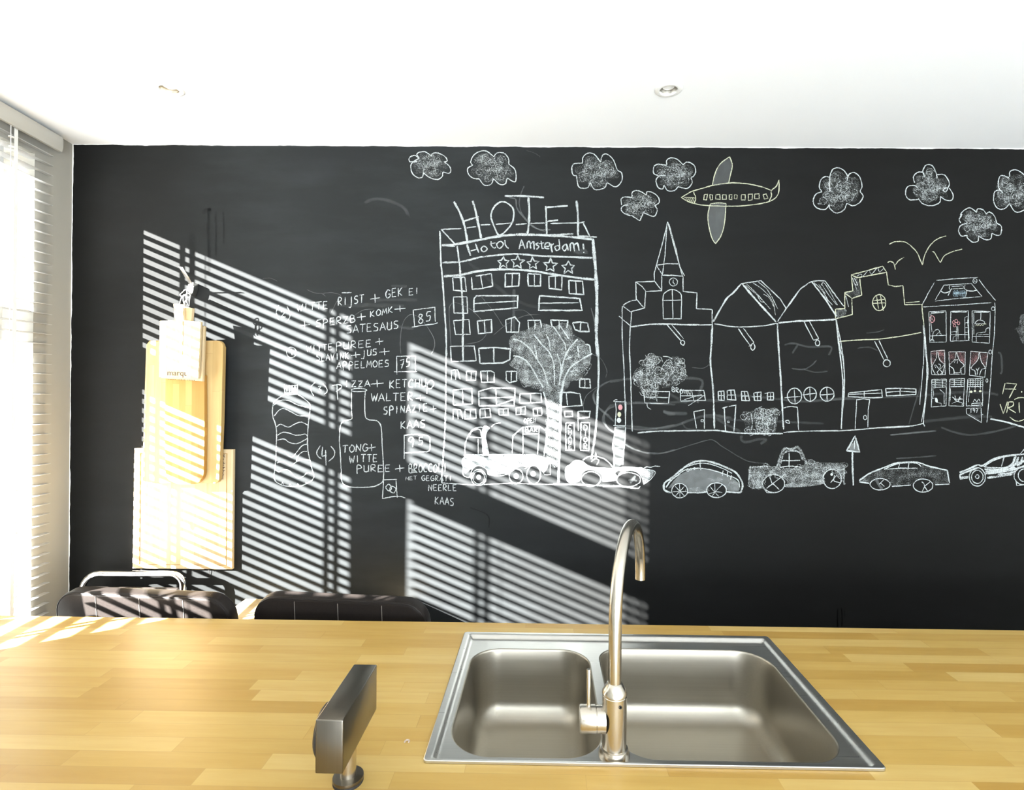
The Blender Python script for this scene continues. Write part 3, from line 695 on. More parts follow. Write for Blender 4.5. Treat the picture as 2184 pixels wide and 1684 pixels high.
CH = r'''
D chalk_smudge | x | MARK
K K1
M 1.6 .35 1610 955 1605 760 1640 580 1720 495 1810 520 1890 600 1980 740 2005 850 1970 940
M 1.6 .3 800 470 860 350 910 275 820 240 710 245
M 1.6 .3 520 205 600 240 690 250 730 280
M 1.6 .3 1080 495 1180 440 1290 430
M 9 .07 1300 330 1500 320 1800 325
M 12 .06 900 390 1200 385 1650 395
M 8 .08 1500 160 1680 165
M 8 .08 1450 600 1600 640 1760 660
M 1.6 .3 0 75 90 70 170 105
K K3
M 4 .28 1120 600 1190 620 1200 700 1250 780 1350 890 1450 940 1560 940
M 3 .22 1280 480 1240 580 1230 680 1270 790 1400 920 1500 960
M 2 .12 1300 100 1390 130 1450 170
M 14 .12 1810 1160 1860 1180 1920 1160 1930 1200
M 1.6 .12 0 720 50 750 70 810
K K4
M 9 .13 990 880 985 1200 990 1370
M 1.8 .28 240 1650 220 1300 215 1100 280 1040 400 1080 520 1160 620 1280 660 1400 580 1500 400 1540
M 1.8 .25 600 970 750 1150 860 1320
M 1.8 .22 740 1430 900 1300 1100 1200 1290 1180
M 1.8 .25 1000 1130 1100 1130 1200 1200 1270 1330
M 3 .25 1910 1100 1950 1250 1970 1450
M 1.8 .25 0 1400 40 1500 30 1600 0 1650
K K5
M 1.8 .22 1640 260 1740 310 1800 430 1790 500
M 5 .16 1828 540 1740 590 1660 680 1700 790 1828 900
M 2 .25 1730 580 1600 680 1560 780 1570 880
M 5 .16 1828 800 1770 880 1760 950 1800 1010
K K6
M 6 .16 610 0 620 120 700 230 800 310 910 410
M 5 .16 920 180 830 220 770 300 770 420 830 520 950 600
M 5 .2 1090 510 1300 530 1500 520 1824 460
M 5 .14 1060 740 1200 820 1400 880 1600 890 1824 830
M 10 .16 1650 260 1720 290 1824 300
M 6 .1 1100 150 1300 130 1824 160
K L1
M 8 .12 0 1240 150 1220 300 1225 670 1220 670 1330 660 1400
M 7 .12 120 1570 400 1590 600 1530 740 1490 912 1510
M 8 .09 0 1420 150 1400 400 1400 700 1380 912 1390
M 9 .12 400 1460 470 1475 580 1480
M 10 .08 440 1330 520 1370 580 1400
M 2 .2 620 1135 700 1140 750 1110
K L2
M 7 .12 780 1270 1000 1290 1250 1270 1497 1250
M 7 .09 300 1230 500 1240 780 1270
M 6 .12 810 725 900 710 1050 745 1270 745 1250 830
M 6 .12 950 720 920 760 890 810
M 4 .14 880 960 1000 970 1080 930 1130 880
M 4 .1 1000 970 1120 1000 1240 990
M 7 .08 0 1440 200 1460 400 1480 700 1490 1200 1510
M 8 .1 130 1460 250 1530 370 1590
K L3
M 3 .12 380 690 480 680 540 660
M 4 .1 300 830 400 820 480 850
M 5 .1 0 1310 400 1290 900 1270
M 5 .14 600 1630 780 1610 1010 1590
M 4 .12 770 1530 830 1330 890 1150
K L5
M 3 .14 0 325 200 320 400 260 600 200 700 190 800 260 1000 380 1100 420 1270 440
M 8 .1 1000 140 1000 190 1060 210 1180 180 1260 185 1200 230
M 5 .1 370 0 390 40 430 70 500 80
K L6
M 4 .16 640 145 900 125 1170 100
M 4 .14 710 420 950 405 1170 385
M 6 .1 1230 60 1400 120 1600 145 1900 95 2100 40
K L4
M 6 .14 560 1500 620 1540 690 1590
M 8 .07 100 1310 500 1280 780 1290 860 1310
M 9 .08 100 1580 300 1560 600 1530 800 1530
M 6 .1 860 870 890 900 900 1060 880 1090
K P
M 9 .09 778 432 800 424 830 428 860 442 870 458
M 12 .05 500 700 600 740 700 760
M 10 .05 1000 560 1100 640 1180 660
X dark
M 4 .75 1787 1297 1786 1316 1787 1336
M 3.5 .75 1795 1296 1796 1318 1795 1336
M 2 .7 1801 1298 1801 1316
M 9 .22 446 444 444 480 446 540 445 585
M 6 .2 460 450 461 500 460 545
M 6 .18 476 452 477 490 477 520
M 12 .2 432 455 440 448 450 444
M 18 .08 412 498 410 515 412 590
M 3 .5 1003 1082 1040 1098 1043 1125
D chalk_menu_line | chalk menu item 2 about white rice, boxed price 85, top of the handwritten menu | chalk writing | handwritten chalk menu items
K K1
P numeral
S 2.4 190 385 160 460 170 510 190 555
S 2.4 285 400 320 480 310 540 270 580
S 2.2 215 465 240 440 260 465 220 522 268 520
P lettering
T 2.6 400 465 775 420 85 WITTE
T 2.8 875 390 1190 355 90 RIJST
L 2.8 920 240 1035 240
+ 2.6 1310 305 112 100
T 2.6 1430 302 1645 275 95 GEK
T 2.6 1700 268 1840 252 75 EI
+ 2.4 490 615 120 90
T 2.6 620 640 1095 580 80 SPERZB
+ 2.4 1150 520 100 85
T 2.6 1250 528 1530 470 72 KOMK
+ 2.4 1600 425 130 75
T 2.6 975 715 1600 655 92 SATESAUS
P price_box
L 2.6 1755 440 2005 410 2012 580
L 2.6 1755 440 1770 635
S 2.6 1735 642 1850 622 1990 605 2040 588
T 2.8 1805 600 1985 565 110 85
D chalk_menu_line | chalk menu item 1 with mashed potato and apple sauce, boxed price 75 | chalk writing | handwritten chalk menu items
K K1
P numeral
O 2.2 335 935 55 62
L 2.4 335 895 342 965
P lettering
T 2.6 510 930 825 905 72 WITTE
T 2.6 850 905 1285 870 80 PUREE
+ 2.4 1360 808 92 78
T 2.6 625 1035 1015 1010 75 SLAVINK
L 2.4 610 1040 720 1042
+ 2.4 1085 962 105 70
T 2.6 1150 985 1345 960 72 JUS
+ 2.4 1420 925 115 78
T 2.6 860 1130 1490 1098 78 APPELMOES
P price_box
L 2.6 1560 980 1780 978 1780 1160
L 2.6 1560 980 1565 1190
L 2.6 1530 1160 1800 1158
T 2.8 1595 1125 1735 1085 100 75
D chalk_menu_line | chalk menu item 3 beginning with pizza, running down to a boxed 9,5 | chalk writing | handwritten chalk menu items
K K2
P numeral
S 2.8 612 80 568 130 565 180 595 240
S 2.8 700 95 750 160 745 200 718 218
T 2.4 640 195 700 190 70 3
P lettering
L 3.2 865 115 870 200 875 290
S 3 810 120 890 108 922 140 855 190
T 2.8 950 140 1265 132 75 IZZA
+ 2.6 1335 95 150 85
T 3 1475 150 1920 132 92 KETCHU
S 3 1925 90 1965 58 1995 100 1960 155 1910 150
L 3 1922 80 1912 215
T 3 1265 300 1770 295 92 WALTER
+ 2.6 1840 265 110 70
T 3 1405 458 1935 420 88 SPINAZIE
+ 2.4 1990 390 70 70
T 3 1605 622 1910 605 88 KAAS
P price_box
S 3 1650 698 1780 690 1930 708 1950 790 1938 880 1850 890 1650 905
L 3 1650 695 1650 975
T 3 1685 840 1790 830 120 9
T 3 1810 810 1890 805 90 5
D chalk_menu_line | chalk menu item 4 with broccoli, boxed 8, partly written across the bottle outline | chalk writing | handwritten chalk menu items
K K2
P numeral
S 2.8 675 815 632 890 645 940 685 975
S 2.8 795 825 840 890 825 950 770 1000
L 2.8 700 832 690 942 748 930
L 2.8 735 870 738 1050
P lettering
T 2.9 930 905 1240 882 85 TONG
+ 2.6 1270 840 95 80
T 2.9 1010 1020 1350 1000 85 WITTE
T 2.9 1090 1128 1505 1118 78 PUREE
+ 2.8 1597 1082 105 85
T 3 1700 1135 2160 1120 95 BROCCOLI
L 2.6 1705 1140 1790 1125
T 2.2 1665 1222 1805 1212 42 MET
T 2.4 1850 1222 2220 1232 58 GEGRATI
T 2.6 1930 1345 2270 1342 70 NEERLE
T 2.6 2005 1500 2240 1520 88 KAAS
P price_box
L 2.8 1405 1218 1565 1210
L 2.8 1555 1225 1568 1425
L 2.8 1410 1215 1395 1435
S 2.8 1395 1435 1500 1415 1600 1410 1665 1428
C 2.6 1435 1305 1470 1268 1502 1315 1470 1345
C 2.6 1500 1290 1552 1320 1525 1370 1482 1340
D chalk_bottle | chalk outline of a waisted bottle filled with wavy lines | chalk drawing
K K2
S 2.8 255 225 180 270 130 320 115 400 120 480 150 570 163 680 160 800 155 950 145 1080 135 1170 150 1230 220 1275 330 1295 450 1285 550 1240 597 1180 575 1090 550 980 530 880 523 760 530 600 548 440 555 360 540 320 480 270 400 215
S 2.6 115 360 200 295 300 295 420 350 550 375
L 2.6 225 1265 230 1240 245 1275
L 2.6 310 1290 322 1265 335 1290
L 2.6 400 1285 410 1260 425 1285
L 2.6 500 1245 515 1262
P cap
G .85
L 4 255 110 262 220
L 4 280 115 285 205
L 4 310 112 312 205
L 4 345 112 345 205
L 4 380 110 372 205
L 4 405 108 400 215
L 3 250 130 410 115
L 5 258 208 405 205
L 3 265 225 400 222
G .70
P wavy_lines
S 2.6 135 475 200 400 260 392 340 430 420 470 540 470
S 2.6 160 600 210 570 300 602 380 565 450 545 530 580
S 2.6 170 700 230 665 290 668 400 698 490 685 520 700
S 2.6 170 755 250 742 310 780 390 797 460 770 520 735
S 2.6 160 850 220 885 260 895 310 940 350 950 400 890 460 820 520 800
S 2.6 165 1020 220 1005 280 1020 330 1050 390 1010 450 980 540 985
S 2.6 390 1010 420 930 470 890 520 885
S 2.6 150 1100 190 1125 240 1100 310 1110 360 1165 420 1195 480 1170 520 1135 580 1145
D chalk_bottle | chalk outline of a plain bottle with long straight neck | chalk drawing
K K2
C 2.6 1030 170 1110 150 1205 165 1190 185 1080 190
S 2.8 1035 185 1035 400 1040 500 1000 520 935 540 905 600 895 760 905 900 915 1100 920 1220 960 1280 1050 1303 1200 1303 1310 1290 1395 1240 1410 1150 1405 1000 1395 850 1385 650 1375 580 1340 535 1290 522 1230 515 1195 470 1190 300 1195 185
D chalk_hotel | chalk drawing of a tall hotel with five stars and rows of windows | chalk drawing
K K3
S 6.5 410 1105 550 1097 800 1050 1000 1012 1200 994 1400 995 1600 1005 1800 1020 2020 1046
L 4 410 1105 550 1118
L 4 400 935 470 1010 545 1090
L 4 1905 870 1985 1030
L 4.5 1850 1010 2050 1018
S 5 415 1290 620 1280 800 1235 1000 1210 1200 1198 1400 1215 1600 1225 2020 1240
S 6 430 1435 600 1420 800 1380 1000 1362 1200 1365 1400 1382 1600 1415 1850 1450 2040 1470
L 3.5 430 1440 600 1428
K K4
S 4.5 100 180 110 400 115 570 130 720 150 1000 172 1350 178 1500 182 1684
S 5 310 360 340 620 365 900 380 1200 375 1500 378 1684
S 9 1935 290 1965 650 1980 900 1980 1200 1975 1450 1995 1684
K K5
S 4 152 0 152 200 150 500 145 900 130 1200 112 1450 106 1585
S 5 322 0 325 200 325 340
S 5.5 1695 -10 1700 150 1715 300 1715 500 1705 750 1690 1000 1665 1200 1642 1340
S 2.6 105 1585 300 1597 480 1605 800 1590 1300 1602 1828 1610
P sign_letters
K K3
S 6 535 645 590 740 640 870 665 980 680 1075
S 6 735 635 770 760 800 910 825 1030
L 4.5 645 850 800 805
C 4.5 1055 645 1150 700 1170 790 1140 890 1025 1000 960 900 930 790 970 690
L 5 1075 585 1250 583 1490 600
S 6 1325 600 1335 750 1330 880 1315 990
L 5 1510 690 1520 990
L 5 1510 705 1740 688
L 5 1520 855 1640 840
L 4.5 1530 1000 1800 985
S 6 1835 635 1850 800 1850 1010
P roof_rail
L 3.4 410 938 615 930
L 3.4 670 922 770 910
L 3.4 820 892 920 886
L 3.4 980 884 1140 870
L 3.4 1190 886 1310 877
L 3.4 1350 873 1500 872
L 3.4 1560 875 1840 870
L 3.4 1860 870 1920 858
P name_lettering
L 6 675 1100 712 1215
L 4 765 1090 800 1185
L 3.6 715 1165 785 1145
C 3.4 855 1115 890 1145 850 1175 825 1145
S 3.4 930 1065 935 1110 960 1135 980 1125
L 3.2 915 1092 975 1080
C 3.4 1012 1138 990 1095 1030 1065 1060 1090 1042 1125
S 3.4 1075 1050 1085 1110 1115 1140
L 4 1225 1145 1252 1045 1290 1145
L 3.4 1240 1110 1272 1100
S 4 1310 1140 1315 1080 1340 1070 1350 1140
S 4 1350 1090 1380 1070 1387 1150
S 3.4 1432 1080 1405 1095 1437 1120 1410 1150
L 3.4 1460 1060 1470 1140 1490 1140
L 3.2 1440 1090 1490 1080
S 3.6 1500 1120 1545 1115 1545 1080 1510 1085 1498 1130 1545 1145
L 4.5 1562 1090 1577 1180
S 3.6 1567 1110 1595 1088
L 3.6 1650 1045 1660 1155
C 3.6 1642 1110 1605 1125 1625 1162 1655 1140
C 3.8 1722 1095 1685 1130 1705 1165 1732 1130
L 3.6 1732 1100 1747 1160
S 4.5 1770 1170 1770 1095 1800 1090 1812 1170
S 4.5 1812 1100 1845 1087 1862 1165
L 5 1905 1090 1912 1150
o .9 1912 1182 6 5
P star
* 4 1060 1290 66 0
P star
* 4 1210 1285 74 4
P star
* 4 1372 1300 66 -2
P star
* 4 1558 1318 76 3
P star
* 4 1748 1342 74 0
K K4
P window_outline
H 3.6 n 255 738 400 735 420 905 265 890
P window_outline
L 3.6 480 735 490 880 600 870 732 840 720 690
L 3.6 530 722 720 692
L 3.2 590 715 612 860
P window_outline
H 4 v 885 690 1055 690 1045 840 885 850
P window_outline
H 4 v 1155 692 1310 700 1305 840 1160 840
P window_outline
H 4 v 1405 725 1565 715 1560 885 1410 868
P window_outline
H 4 v 1645 772 1810 785 1825 942 1650 930
P balcony
Q 4 510 990 540 957 1035 955 1030 1100 510 1145
L 3 515 1050 1030 1020
P balcony
Q 4.5 1295 955 1775 990 1805 1132 1285 1130
L 3.2 1300 1045 1760 1040
P window_outline
H 3.2 n 265 970 425 970 435 1165 270 1162
P window_outline
H 3.2 n 265 1255 450 1240 465 1420 290 1420
P window_outline
H 4 v 550 1260 720 1240 722 1395 565 1410
P window_outline
Q 3.6 890 1245 1000 1210 1055 1280 1045 1390 900 1392
L 3.2 958 1225 955 1390
P window_outline
L 3.6 1165 1360 1155 1250 1305 1250 1320 1335
L 3.2 1240 1255 1238 1360
P window_outline
L 4 1445 1330 1430 1245 1635 1255 1620 1345
L 3.2 1530 1255 1530 1360
P window_outline
Q 4 1690 1280 1780 1270 1870 1285 1890 1385 1780 1385 1720 1360
L 3.4 1790 1275 1780 1385
K K5
P window_outline
H 3.2 n 195 185 440 180 460 332 205 340
P window_outline
Q 4.4 485 205 650 195 810 210 805 320 730 355 500 360
L 3.4 640 205 642 355
P window_outline
L 3.2 205 525 205 430 270 425 295 520
L 3 250 430 250 525
P window_outline
H 3.2 v 360 440 460 440 455 530 360 532
P window_outline
Q 3.6 505 440 610 435 645 455 645 550 515 552
L 3.2 575 440 578 550
P window_outline
Q 3.6 765 440 875 440 875 540 800 556 770 530
L 3.2 820 440 820 555
P window_outline
H 3.8 v 1525 520 1625 520 1632 612 1520 605
P window_outline
H 3.4 v 225 632 415 615 420 775 225 785
P window_outline
Q 3.6 485 645 620 610 860 615 855 725 670 790 490 795
L 3.2 660 615 668 790
L 3 490 715 850 705
L 3.2 485 797 850 795 855 720
P window_outline
H 3.4 v 910 670 1125 665 1132 760 905 765
P window_outline
L 3.6 1300 660 1430 655 1525 670 1545 790 1340 805
L 3.4 1385 665 1397 790
P window_outline
L 3.2 222 935 225 830 300 835 320 930
L 3 265 835 275 930
P window_outline
H 3.4 v 345 835 455 830 460 920 345 930
P window_outline
H 3.4 v 500 825 600 820 610 910 500 920
P window_outline
H 3.2 v 690 825 785 825 790 890 695 890
P window_outline
H 3.2 v 870 815 965 802 965 880 870 885
P window_outline
H 3.2 v 1045 825 1130 815 1135 890 1050 895
P window_outline
H 3.6 n 1365 850 1445 850 1450 905 1370 905
P window_outline
H 4 n 1505 850 1630 850 1620 910 1510 922
P entrance_awning
T 2.8 950 970 1075 965 45 OPEN
T 2.8 962 1066 1102 1064 50 BAR
L 3 835 1105 940 1010 1110 1005 1190 1060
L 3 940 1010 940 1290
L 3 1107 1010 1090 1290
L 3 835 1105 830 1280
L 3 945 1085 1100 1080
L 3 1190 1060 1155 1310
P hanging_sign
Q 3 1380 970 1465 970 1470 1250 1380 1250
T 2.6 1400 1032 1445 1032 42 C
T 2.6 1404 1085 1448 1085 42 H
T 2.6 1404 1138 1448 1138 42 A
T 2.6 1404 1188 1448 1188 42 N
T 2.6 1408 1238 1448 1238 42 E
P hanging_sign
Q 3 1535 965 1625 970 1615 1255 1530 1250
L 3 1505 920 1508 1050
T 2.8 1562 1040 1612 1040 50 D
T 2.8 1565 1105 1612 1105 50 I
T 2.8 1560 1165 1610 1165 48 O
T 2.8 1562 1232 1612 1238 52 R
D chalk_tree | bushy chalk tree scribbled over the right side of the hotel | chalk drawing
K K5
G .8
P trunk
S 4.5 1150 650 1180 760 1195 900 1185 1100 1160 1280
S 6.5 1360 540 1330 700 1325 900 1315 1200 1303 1600
F .42 1160 650 1310 590 1325 760 1320 900 1305 1350 1180 1320 1190 900
F .3 1190 760 1320 760 1310 1380 1180 1330
P crown
F .40 800 110 870 40 960 20 1040 -20 1150 -50 1270 -20 1340 -60 1430 -30 1460 60 1540 110 1600 180 1640 260 1620 380 1560 440 1550 530 1440 540 1400 610 1340 640 1250 600 1140 640 1060 590 970 590 890 510 880 430 800 370 850 290 810 200
F .42 880 430 1000 420 1150 520 1250 600 1140 640 1060 590 970 590 890 510
F .40 840 110 1000 60 1150 150 1240 300 1250 520 1100 460 940 330 850 220
F .38 1370 320 1500 120 1600 180 1640 260 1620 380 1560 440 1550 530 1440 540 1340 620
P scribble
G .42
R 4 95 60 800 110 870 40 960 20 1040 -20 1150 -50 1270 -20 1340 -60 1430 -30 1460 60 1540 110 1600 180 1640 260 1620 380 1560 440 1550 530 1440 540 1400 610 1340 640 1250 600 1140 640 1060 590 970 590 890 510 880 430 800 370 850 290 810 200
G .70
P branches
S 4 840 110 930 140 1030 230 1080 320
S 4.5 1050 60 1130 160 1220 260 1260 400 1262 580
S 4 1180 60 1210 140 1220 230
S 4 1060 170 1090 320 1150 420 1202 590
S 4.5 840 280 920 300 1000 360 1100 530 1150 610
S 5 1500 110 1420 200 1360 320 1330 460 1310 580
S 5 1650 258 1540 320 1430 400 1360 530 1340 640
S 4 1250 -20 1320 80 1370 160 1380 220
S 3.6 1320 -30 1380 60 1410 110
S 4 1370 322 1450 290
S 4 1430 440 1510 428
S 4 1590 162 1622 180 1632 250
S 3.6 1500 180 1510 260 1515 300
S 3.6 1290 260 1320 340 1330 420
D chalk_truck | chalk flatbed truck with three wheels in front of the hotel entrance | chalk drawing
K K5
F .62 340 1310 700 1300 1050 1302 1200 1345 1205 1400 1150 1480 1080 1405 980 1420 900 1420 800 1480 600 1500 560 1430 480 1410 400 1450 340 1480
L 3.4 330 1300 700 1296 1050 1297 1200 1340
S 3 345 1290 330 1400 328 1500 380 1530 408 1500
S 3 580 1500 700 1512 800 1490
L 3 350 1350 650 1330 1000 1330
L 3 350 1400 600 1380 900 1395
L 3 1170 1380 1220 1380 1222 1500 1160 1500
P cab
S 3 345 1290 350 1180 390 1080 450 1025 520 1015 532 1060 532 1300
S 2.8 385 1105 430 1045 500 1040 515 1120
L 2.8 385 1110 530 1125
L 2.8 480 1130 480 1290
P exhaust
F .7 525 1020 600 1020 560 1100 592 1300 530 1300
S 2.6 615 1012 650 980 712 970
P wheel
O 3 485 1530 76 82
O 2.6 485 1530 60 64
o .85 485 1525 24 26
S 2.6 400 1500 430 1430 490 1410 560 1440 582 1500
P wheel
O 3 870 1515 70 76
o .8 870 1515 26 28
P wheel
O 3 1050 1500 70 96
o .8 1045 1492 26 28
S 2.6 960 1440 1040 1395 1120 1410 1155 1490
D chalk_car | chalk car with fins and a smoke trail beside the traffic light | chalk drawing | chalk cars along the street
K K6
F .72 185 1100 260 1040 330 990 440 1000 560 1080 900 1110 1000 1112 930 1180 960 1230 930 1290 740 1310 710 1200 560 1130 430 1190 400 1300 240 1330 180 1230
F .55 900 1110 1100 1092 1300 1112 1500 1160 1440 1270 1360 1340 1320 1240 1200 1150 1000 1150
S 3 440 990 520 940 620 930 740 960 830 1020 900 1100
S 2.6 570 1010 620 970 680 990 650 1060
S 2.6 900 1108 1100 1090 1300 1112 1520 1158 1460 1270 1350 1350
S 2.6 0 1340 300 1345 430 1350 700 1372 1000 1370 1250 1410 1300 1380
L 2.6 740 1385 1000 1385 1240 1415
S 2.6 950 1270 1000 1180 1150 1145 1260 1170 1330 1260 1352 1340
L 2.4 620 980 635 870 652 980
S 2.6 1230 1115 1300 1100 1350 1108 1400 1088 1450 1095 1520 1078 1600 1082
P wheel
O 2.8 565 1270 142 110
P wheel
O 2.8 1125 1280 178 106
M 8 .22 1150 1330 1190 1280 1230 1220
M 6 .2 1120 1290 1190 1280 1250 1300
D chalk_traffic_light | chalk traffic light with three coloured discs on a ladder-like post | chalk drawing
K K6
L 2.4 910 112 1090 118 1080 470
L 2.4 930 120 942 240 925 480
L 2.6 900 470 1082 474
S 3 925 490 908 700 912 900 912 1105
S 2.8 1085 490 1070 700 1050 900 1042 1060
L 2.4 925 495 1080 490
L 2.4 925 555 1075 550
L 2.4 925 625 1070 625
L 2.4 925 735 1060 735
L 2.4 925 800 1055 800
L 2.4 930 865 1050 865
L 2.4 920 965 1045 965
S 2.4 905 660 885 780 905 900 903 1090
f .14 930 500 1000 498 1075 500 1060 760 1048 1000 990 1080 925 1090 920 760
S 2 900 110 930 85 960 88
P red_light
X pink
o .85 1003 198 32 42
P amber_light
X yellow
o .9 988 305 28 38
P green_light
X white
o .9 983 392 33 38
D chalk_church | chalk church with tall pointed spire and stepped gable | chalk drawing | chalk row of gabled houses
K L1
L 2.6 435 45 395 210 350 370
L 2.4 430 55 415 300 395 442
L 2.8 435 45 490 250 547 455
L 2.4 445 62 500 260 522 372
L 2.4 520 370 562 450
L 2.8 350 370 430 358 515 360
L 2.6 350 370 395 440
L 2.8 395 445 470 445 550 452 550 565
L 2.8 390 445 390 560 270 566 262 690 165 715 158 822
L 2.6 350 372 335 430 335 485
L 2.4 335 487 385 550
L 3 335 490 195 495 200 630
S 3 200 630 150 640 100 670
L 2.6 195 495 245 530 270 562
L 2.6 200 622 260 692
L 2.6 100 675 160 720
L 2.8 550 565 655 576 650 695 768 700 768 815
L 2.6 70 750 155 822
S 2.6 95 675 95 900 110 1200 120 1560
S 3 155 822 150 1000 158 1200 170 1612
S 4 160 830 300 812 450 810 600 816 770 815
S 5 770 815 760 1000 755 1100 775 1300 785 1590
S 3.8 210 1624 330 1612 500 1608 810 1604
P clock
O 2.2 478 495 30 30
L 2 478 478 476 498 490 515
P arched_window
S 2.6 398 632 410 580 470 550 530 580 540 632
L 2.6 398 632 403 770 535 770 540 632
L 2.4 470 552 475 770
L 2.4 398 633 540 630
P hoist_beam
L 3 430 815 535 935
L 2.4 467 816 555 920
C 2.8 545 930 562 945 552 968 532 950
P window_box
Q 2.8 255 1310 450 1315 440 1406 265 1400
L 2.6 262 1355 440 1360
P window_box
Q 2.6 530 1306 705 1306 718 1380 530 1386
L 2.2 530 1346 712 1345
L 2.2 615 1308 630 1380
L 1.8 560 1375 690 1335
L 1.8 590 1420 700 1350
T 2.2 465 1312 612 1345 34 BROWN
P door
L 2.6 650 1590 630 1465 710 1450 710 1592
Q 2.4 685 1525 702 1525 702 1540 685 1540
P bush
G .5
F .33 230 1120 300 1030 360 1060 372 1150 370 1290 350 1370 260 1340 190 1220
F .31 385 1180 440 1070 540 1065 560 1230 420 1290 380 1260
R 2.4 34 40 230 1120 300 1030 360 1060 372 1150 370 1290 350 1370 260 1340 190 1220
R 2.4 22 34 385 1180 440 1070 540 1065 560 1230 420 1290 380 1260
S 3 290 1060 280 1200 300 1330
S 3 350 1110 340 1220 355 1390
S 3 235 1130 230 1250 270 1320
S 3 540 1075 480 1160 400 1270
S 3 430 1075 390 1140 385 1190
G .70
S 2 400 1050 440 1055 470 1070
S 2 280 1400 285 1430 310 1448
D chalk_house | chalk house with hatched roof and bush, directly right of the church | chalk drawing | chalk row of gabled houses
K L2
S 4.5 100 495 180 350 240 255 300 205 380 115
L 2.8 380 115 575 85
L 2.8 575 85 765 265 825 360
S 5 390 120 520 270 620 380 725 497
S 3 110 515 300 545 450 545 600 535 740 510
S 4.6 738 510 755 800 780 1200 800 1570
S 4 0 1582 150 1580 300 1600 500 1610 795 1610
P roof_hatching
G .62
S 2 430 118 520 200 610 300
S 2 490 105 600 180 690 290 720 430
S 2 545 95 650 190 745 370
S 2 420 130 560 250 670 370
S 2 540 230 570 290 610 300
S 2 600 220 660 260 700 340
G .70
P hoist_beam
L 3 350 565 465 730
L 2.6 400 560 505 702
L 2.4 455 742 505 702
C 2.6 495 710 515 745 495 780 472 750
P window_outline
H 3.2 x 150 1190 205 1186 210 1280 150 1275
P window_outline
H 3.4 x 238 1180 310 1176 325 1276 240 1270
P window_outline
H 3.4 x 380 1190 440 1190 462 1282 385 1280
P window_outline
H 3.2 x 503 1206 575 1196 575 1282 510 1280
L 2.4 485 1245 575 1238
P window_outline
H 3.2 x 640 1202 700 1202 700 1276 640 1276
L 2.4 612 1210 640 1205
P door
L 3.2 222 1580 208 1350
L 3.2 190 1357 245 1340
L 3.2 255 1340 325 1326 320 1400 305 1590
Q 2.2 242 1485 258 1485 258 1500 242 1500
P bush
F .30 385 1400 480 1385 600 1365 735 1365 715 1600 570 1610 440 1605 405 1480
G .5
R 2.4 34 45 385 1400 480 1385 600 1365 735 1365 715 1600 570 1610 440 1605 405 1480
S 3 470 1390 490 1500 470 1600
S 3 540 1390 530 1500 570 1560 560 1610
S 3 640 1380 620 1480 650 1560
S 3 700 1380 720 1480 700 1590
S 3 600 1370 590 1500 610 1600
D chalk_house | chalk house with three round windows under a hatched roof | chalk drawing | chalk row of gabled houses
K L2
S 3 740 492 830 360 950 190 1030 125 1075 95
S 2.2 830 362 900 270 960 180
L 3 1075 95 1150 85 1215 88
L 3 1215 88 1310 220 1400 340
S 4 1080 95 1180 220 1250 320 1328 440
S 4.6 750 508 900 492 1100 482 1330 472
S 2.6 1330 480 1360 750 1385 1000 1390 1200 1375 1562
S 2.4 1328 480 1372 700 1405 950 1405 1150 1385 1400
S 3 800 1600 900 1590 1100 1585 1350 1580
P roof_hatching
G .62
S 2 1105 105 1150 180 1290 330
S 2 1115 112 1190 190 1250 290
S 2 1180 110 1200 150 1260 240 1330 328
S 2 1175 130 1195 105 1230 140 1340 330
S 2 1150 120 1220 220
G .70
P hoist_beam
L 2.8 1005 495 1100 680
L 2.6 1060 492 1152 665
L 2.4 1100 680 1152 665
O 2.6 1140 706 22 28
P round_window
O 2.8 910 1235 70 78
L 2.4 810 1252 967 1240
L 2.4 908 1170 915 1305
P round_window
O 2.8 1065 1218 62 70
L 2.6 990 1225 1125 1208
L 2.4 1062 1150 1068 1285
P round_window
O 2.8 1235 1218 68 70
L 2.6 1170 1225 1300 1215
L 2.4 1232 1155 1236 1282
P door
S 2.6 800 1356 870 1340 940 1348
L 2.6 940 1348 950 1576
C 2.2 820 1485 850 1478 860 1508 835 1502
D chalk_house | chalk house with stepped gable and small oval window | chalk drawing | chalk row of gabled houses
K L3
X yellow
L 2.8 95 470 95 560 250 520 245 372 335 342 318 190
L 2.8 100 470 180 465 180 318 255 302 240 155 295 182 565 132 530 76 240 155
L 2.8 565 132 580 246 640 262 715 255 732 430 890 426
L 2.8 175 320 240 367
S 2.8 890 428 895 500 910 620
L 2 740 412 870 400
S 3 120 768 300 755 500 745 700 720 885 685
X white
S 2.6 100 560 120 780 150 1000 165 1200 150 1572
S 2.2 120 760 165 950 178 1200 152 1500
S 2.8 910 620 930 850 945 1050 925 1300 905 1500 915 1550
S 2.2 900 622 935 1000 920 1300 885 1512
S 2 912 700 905 950 870 1350
S 2.8 0 1590 150 1590 400 1570 600 1553 800 1545 900 1522
S 2.2 400 1565 600 1562 780 1552
P step_hatching
G .6
F .3 240 155 295 182 318 335 245 365 180 320 255 302
F .36 97 470 180 466 195 510 110 552
S 2.2 290 168 330 148 345 170 400 112 425 148 480 92 500 128 540 92
S 2.2 250 180 290 290
S 2.2 190 350 215 450
S 2.2 265 180 300 250 270 240
G .70
P hoist_beam
L 2.6 455 765 540 935
L 2.6 495 760 575 925
O 2.8 567 968 32 32
P oval_window
X yellow
O 2.8 497 410 60 74
L 2.4 445 392 550 380
L 2.4 440 418 552 412
L 2.2 472 345 492 472
L 2.2 508 342 535 486
X white
P window_outline
Q 2.8 215 1242 520 1210 526 1282 430 1286 210 1275
L 2.4 215 1256 520 1242
L 2.4 360 1228 360 1276
P window_outline
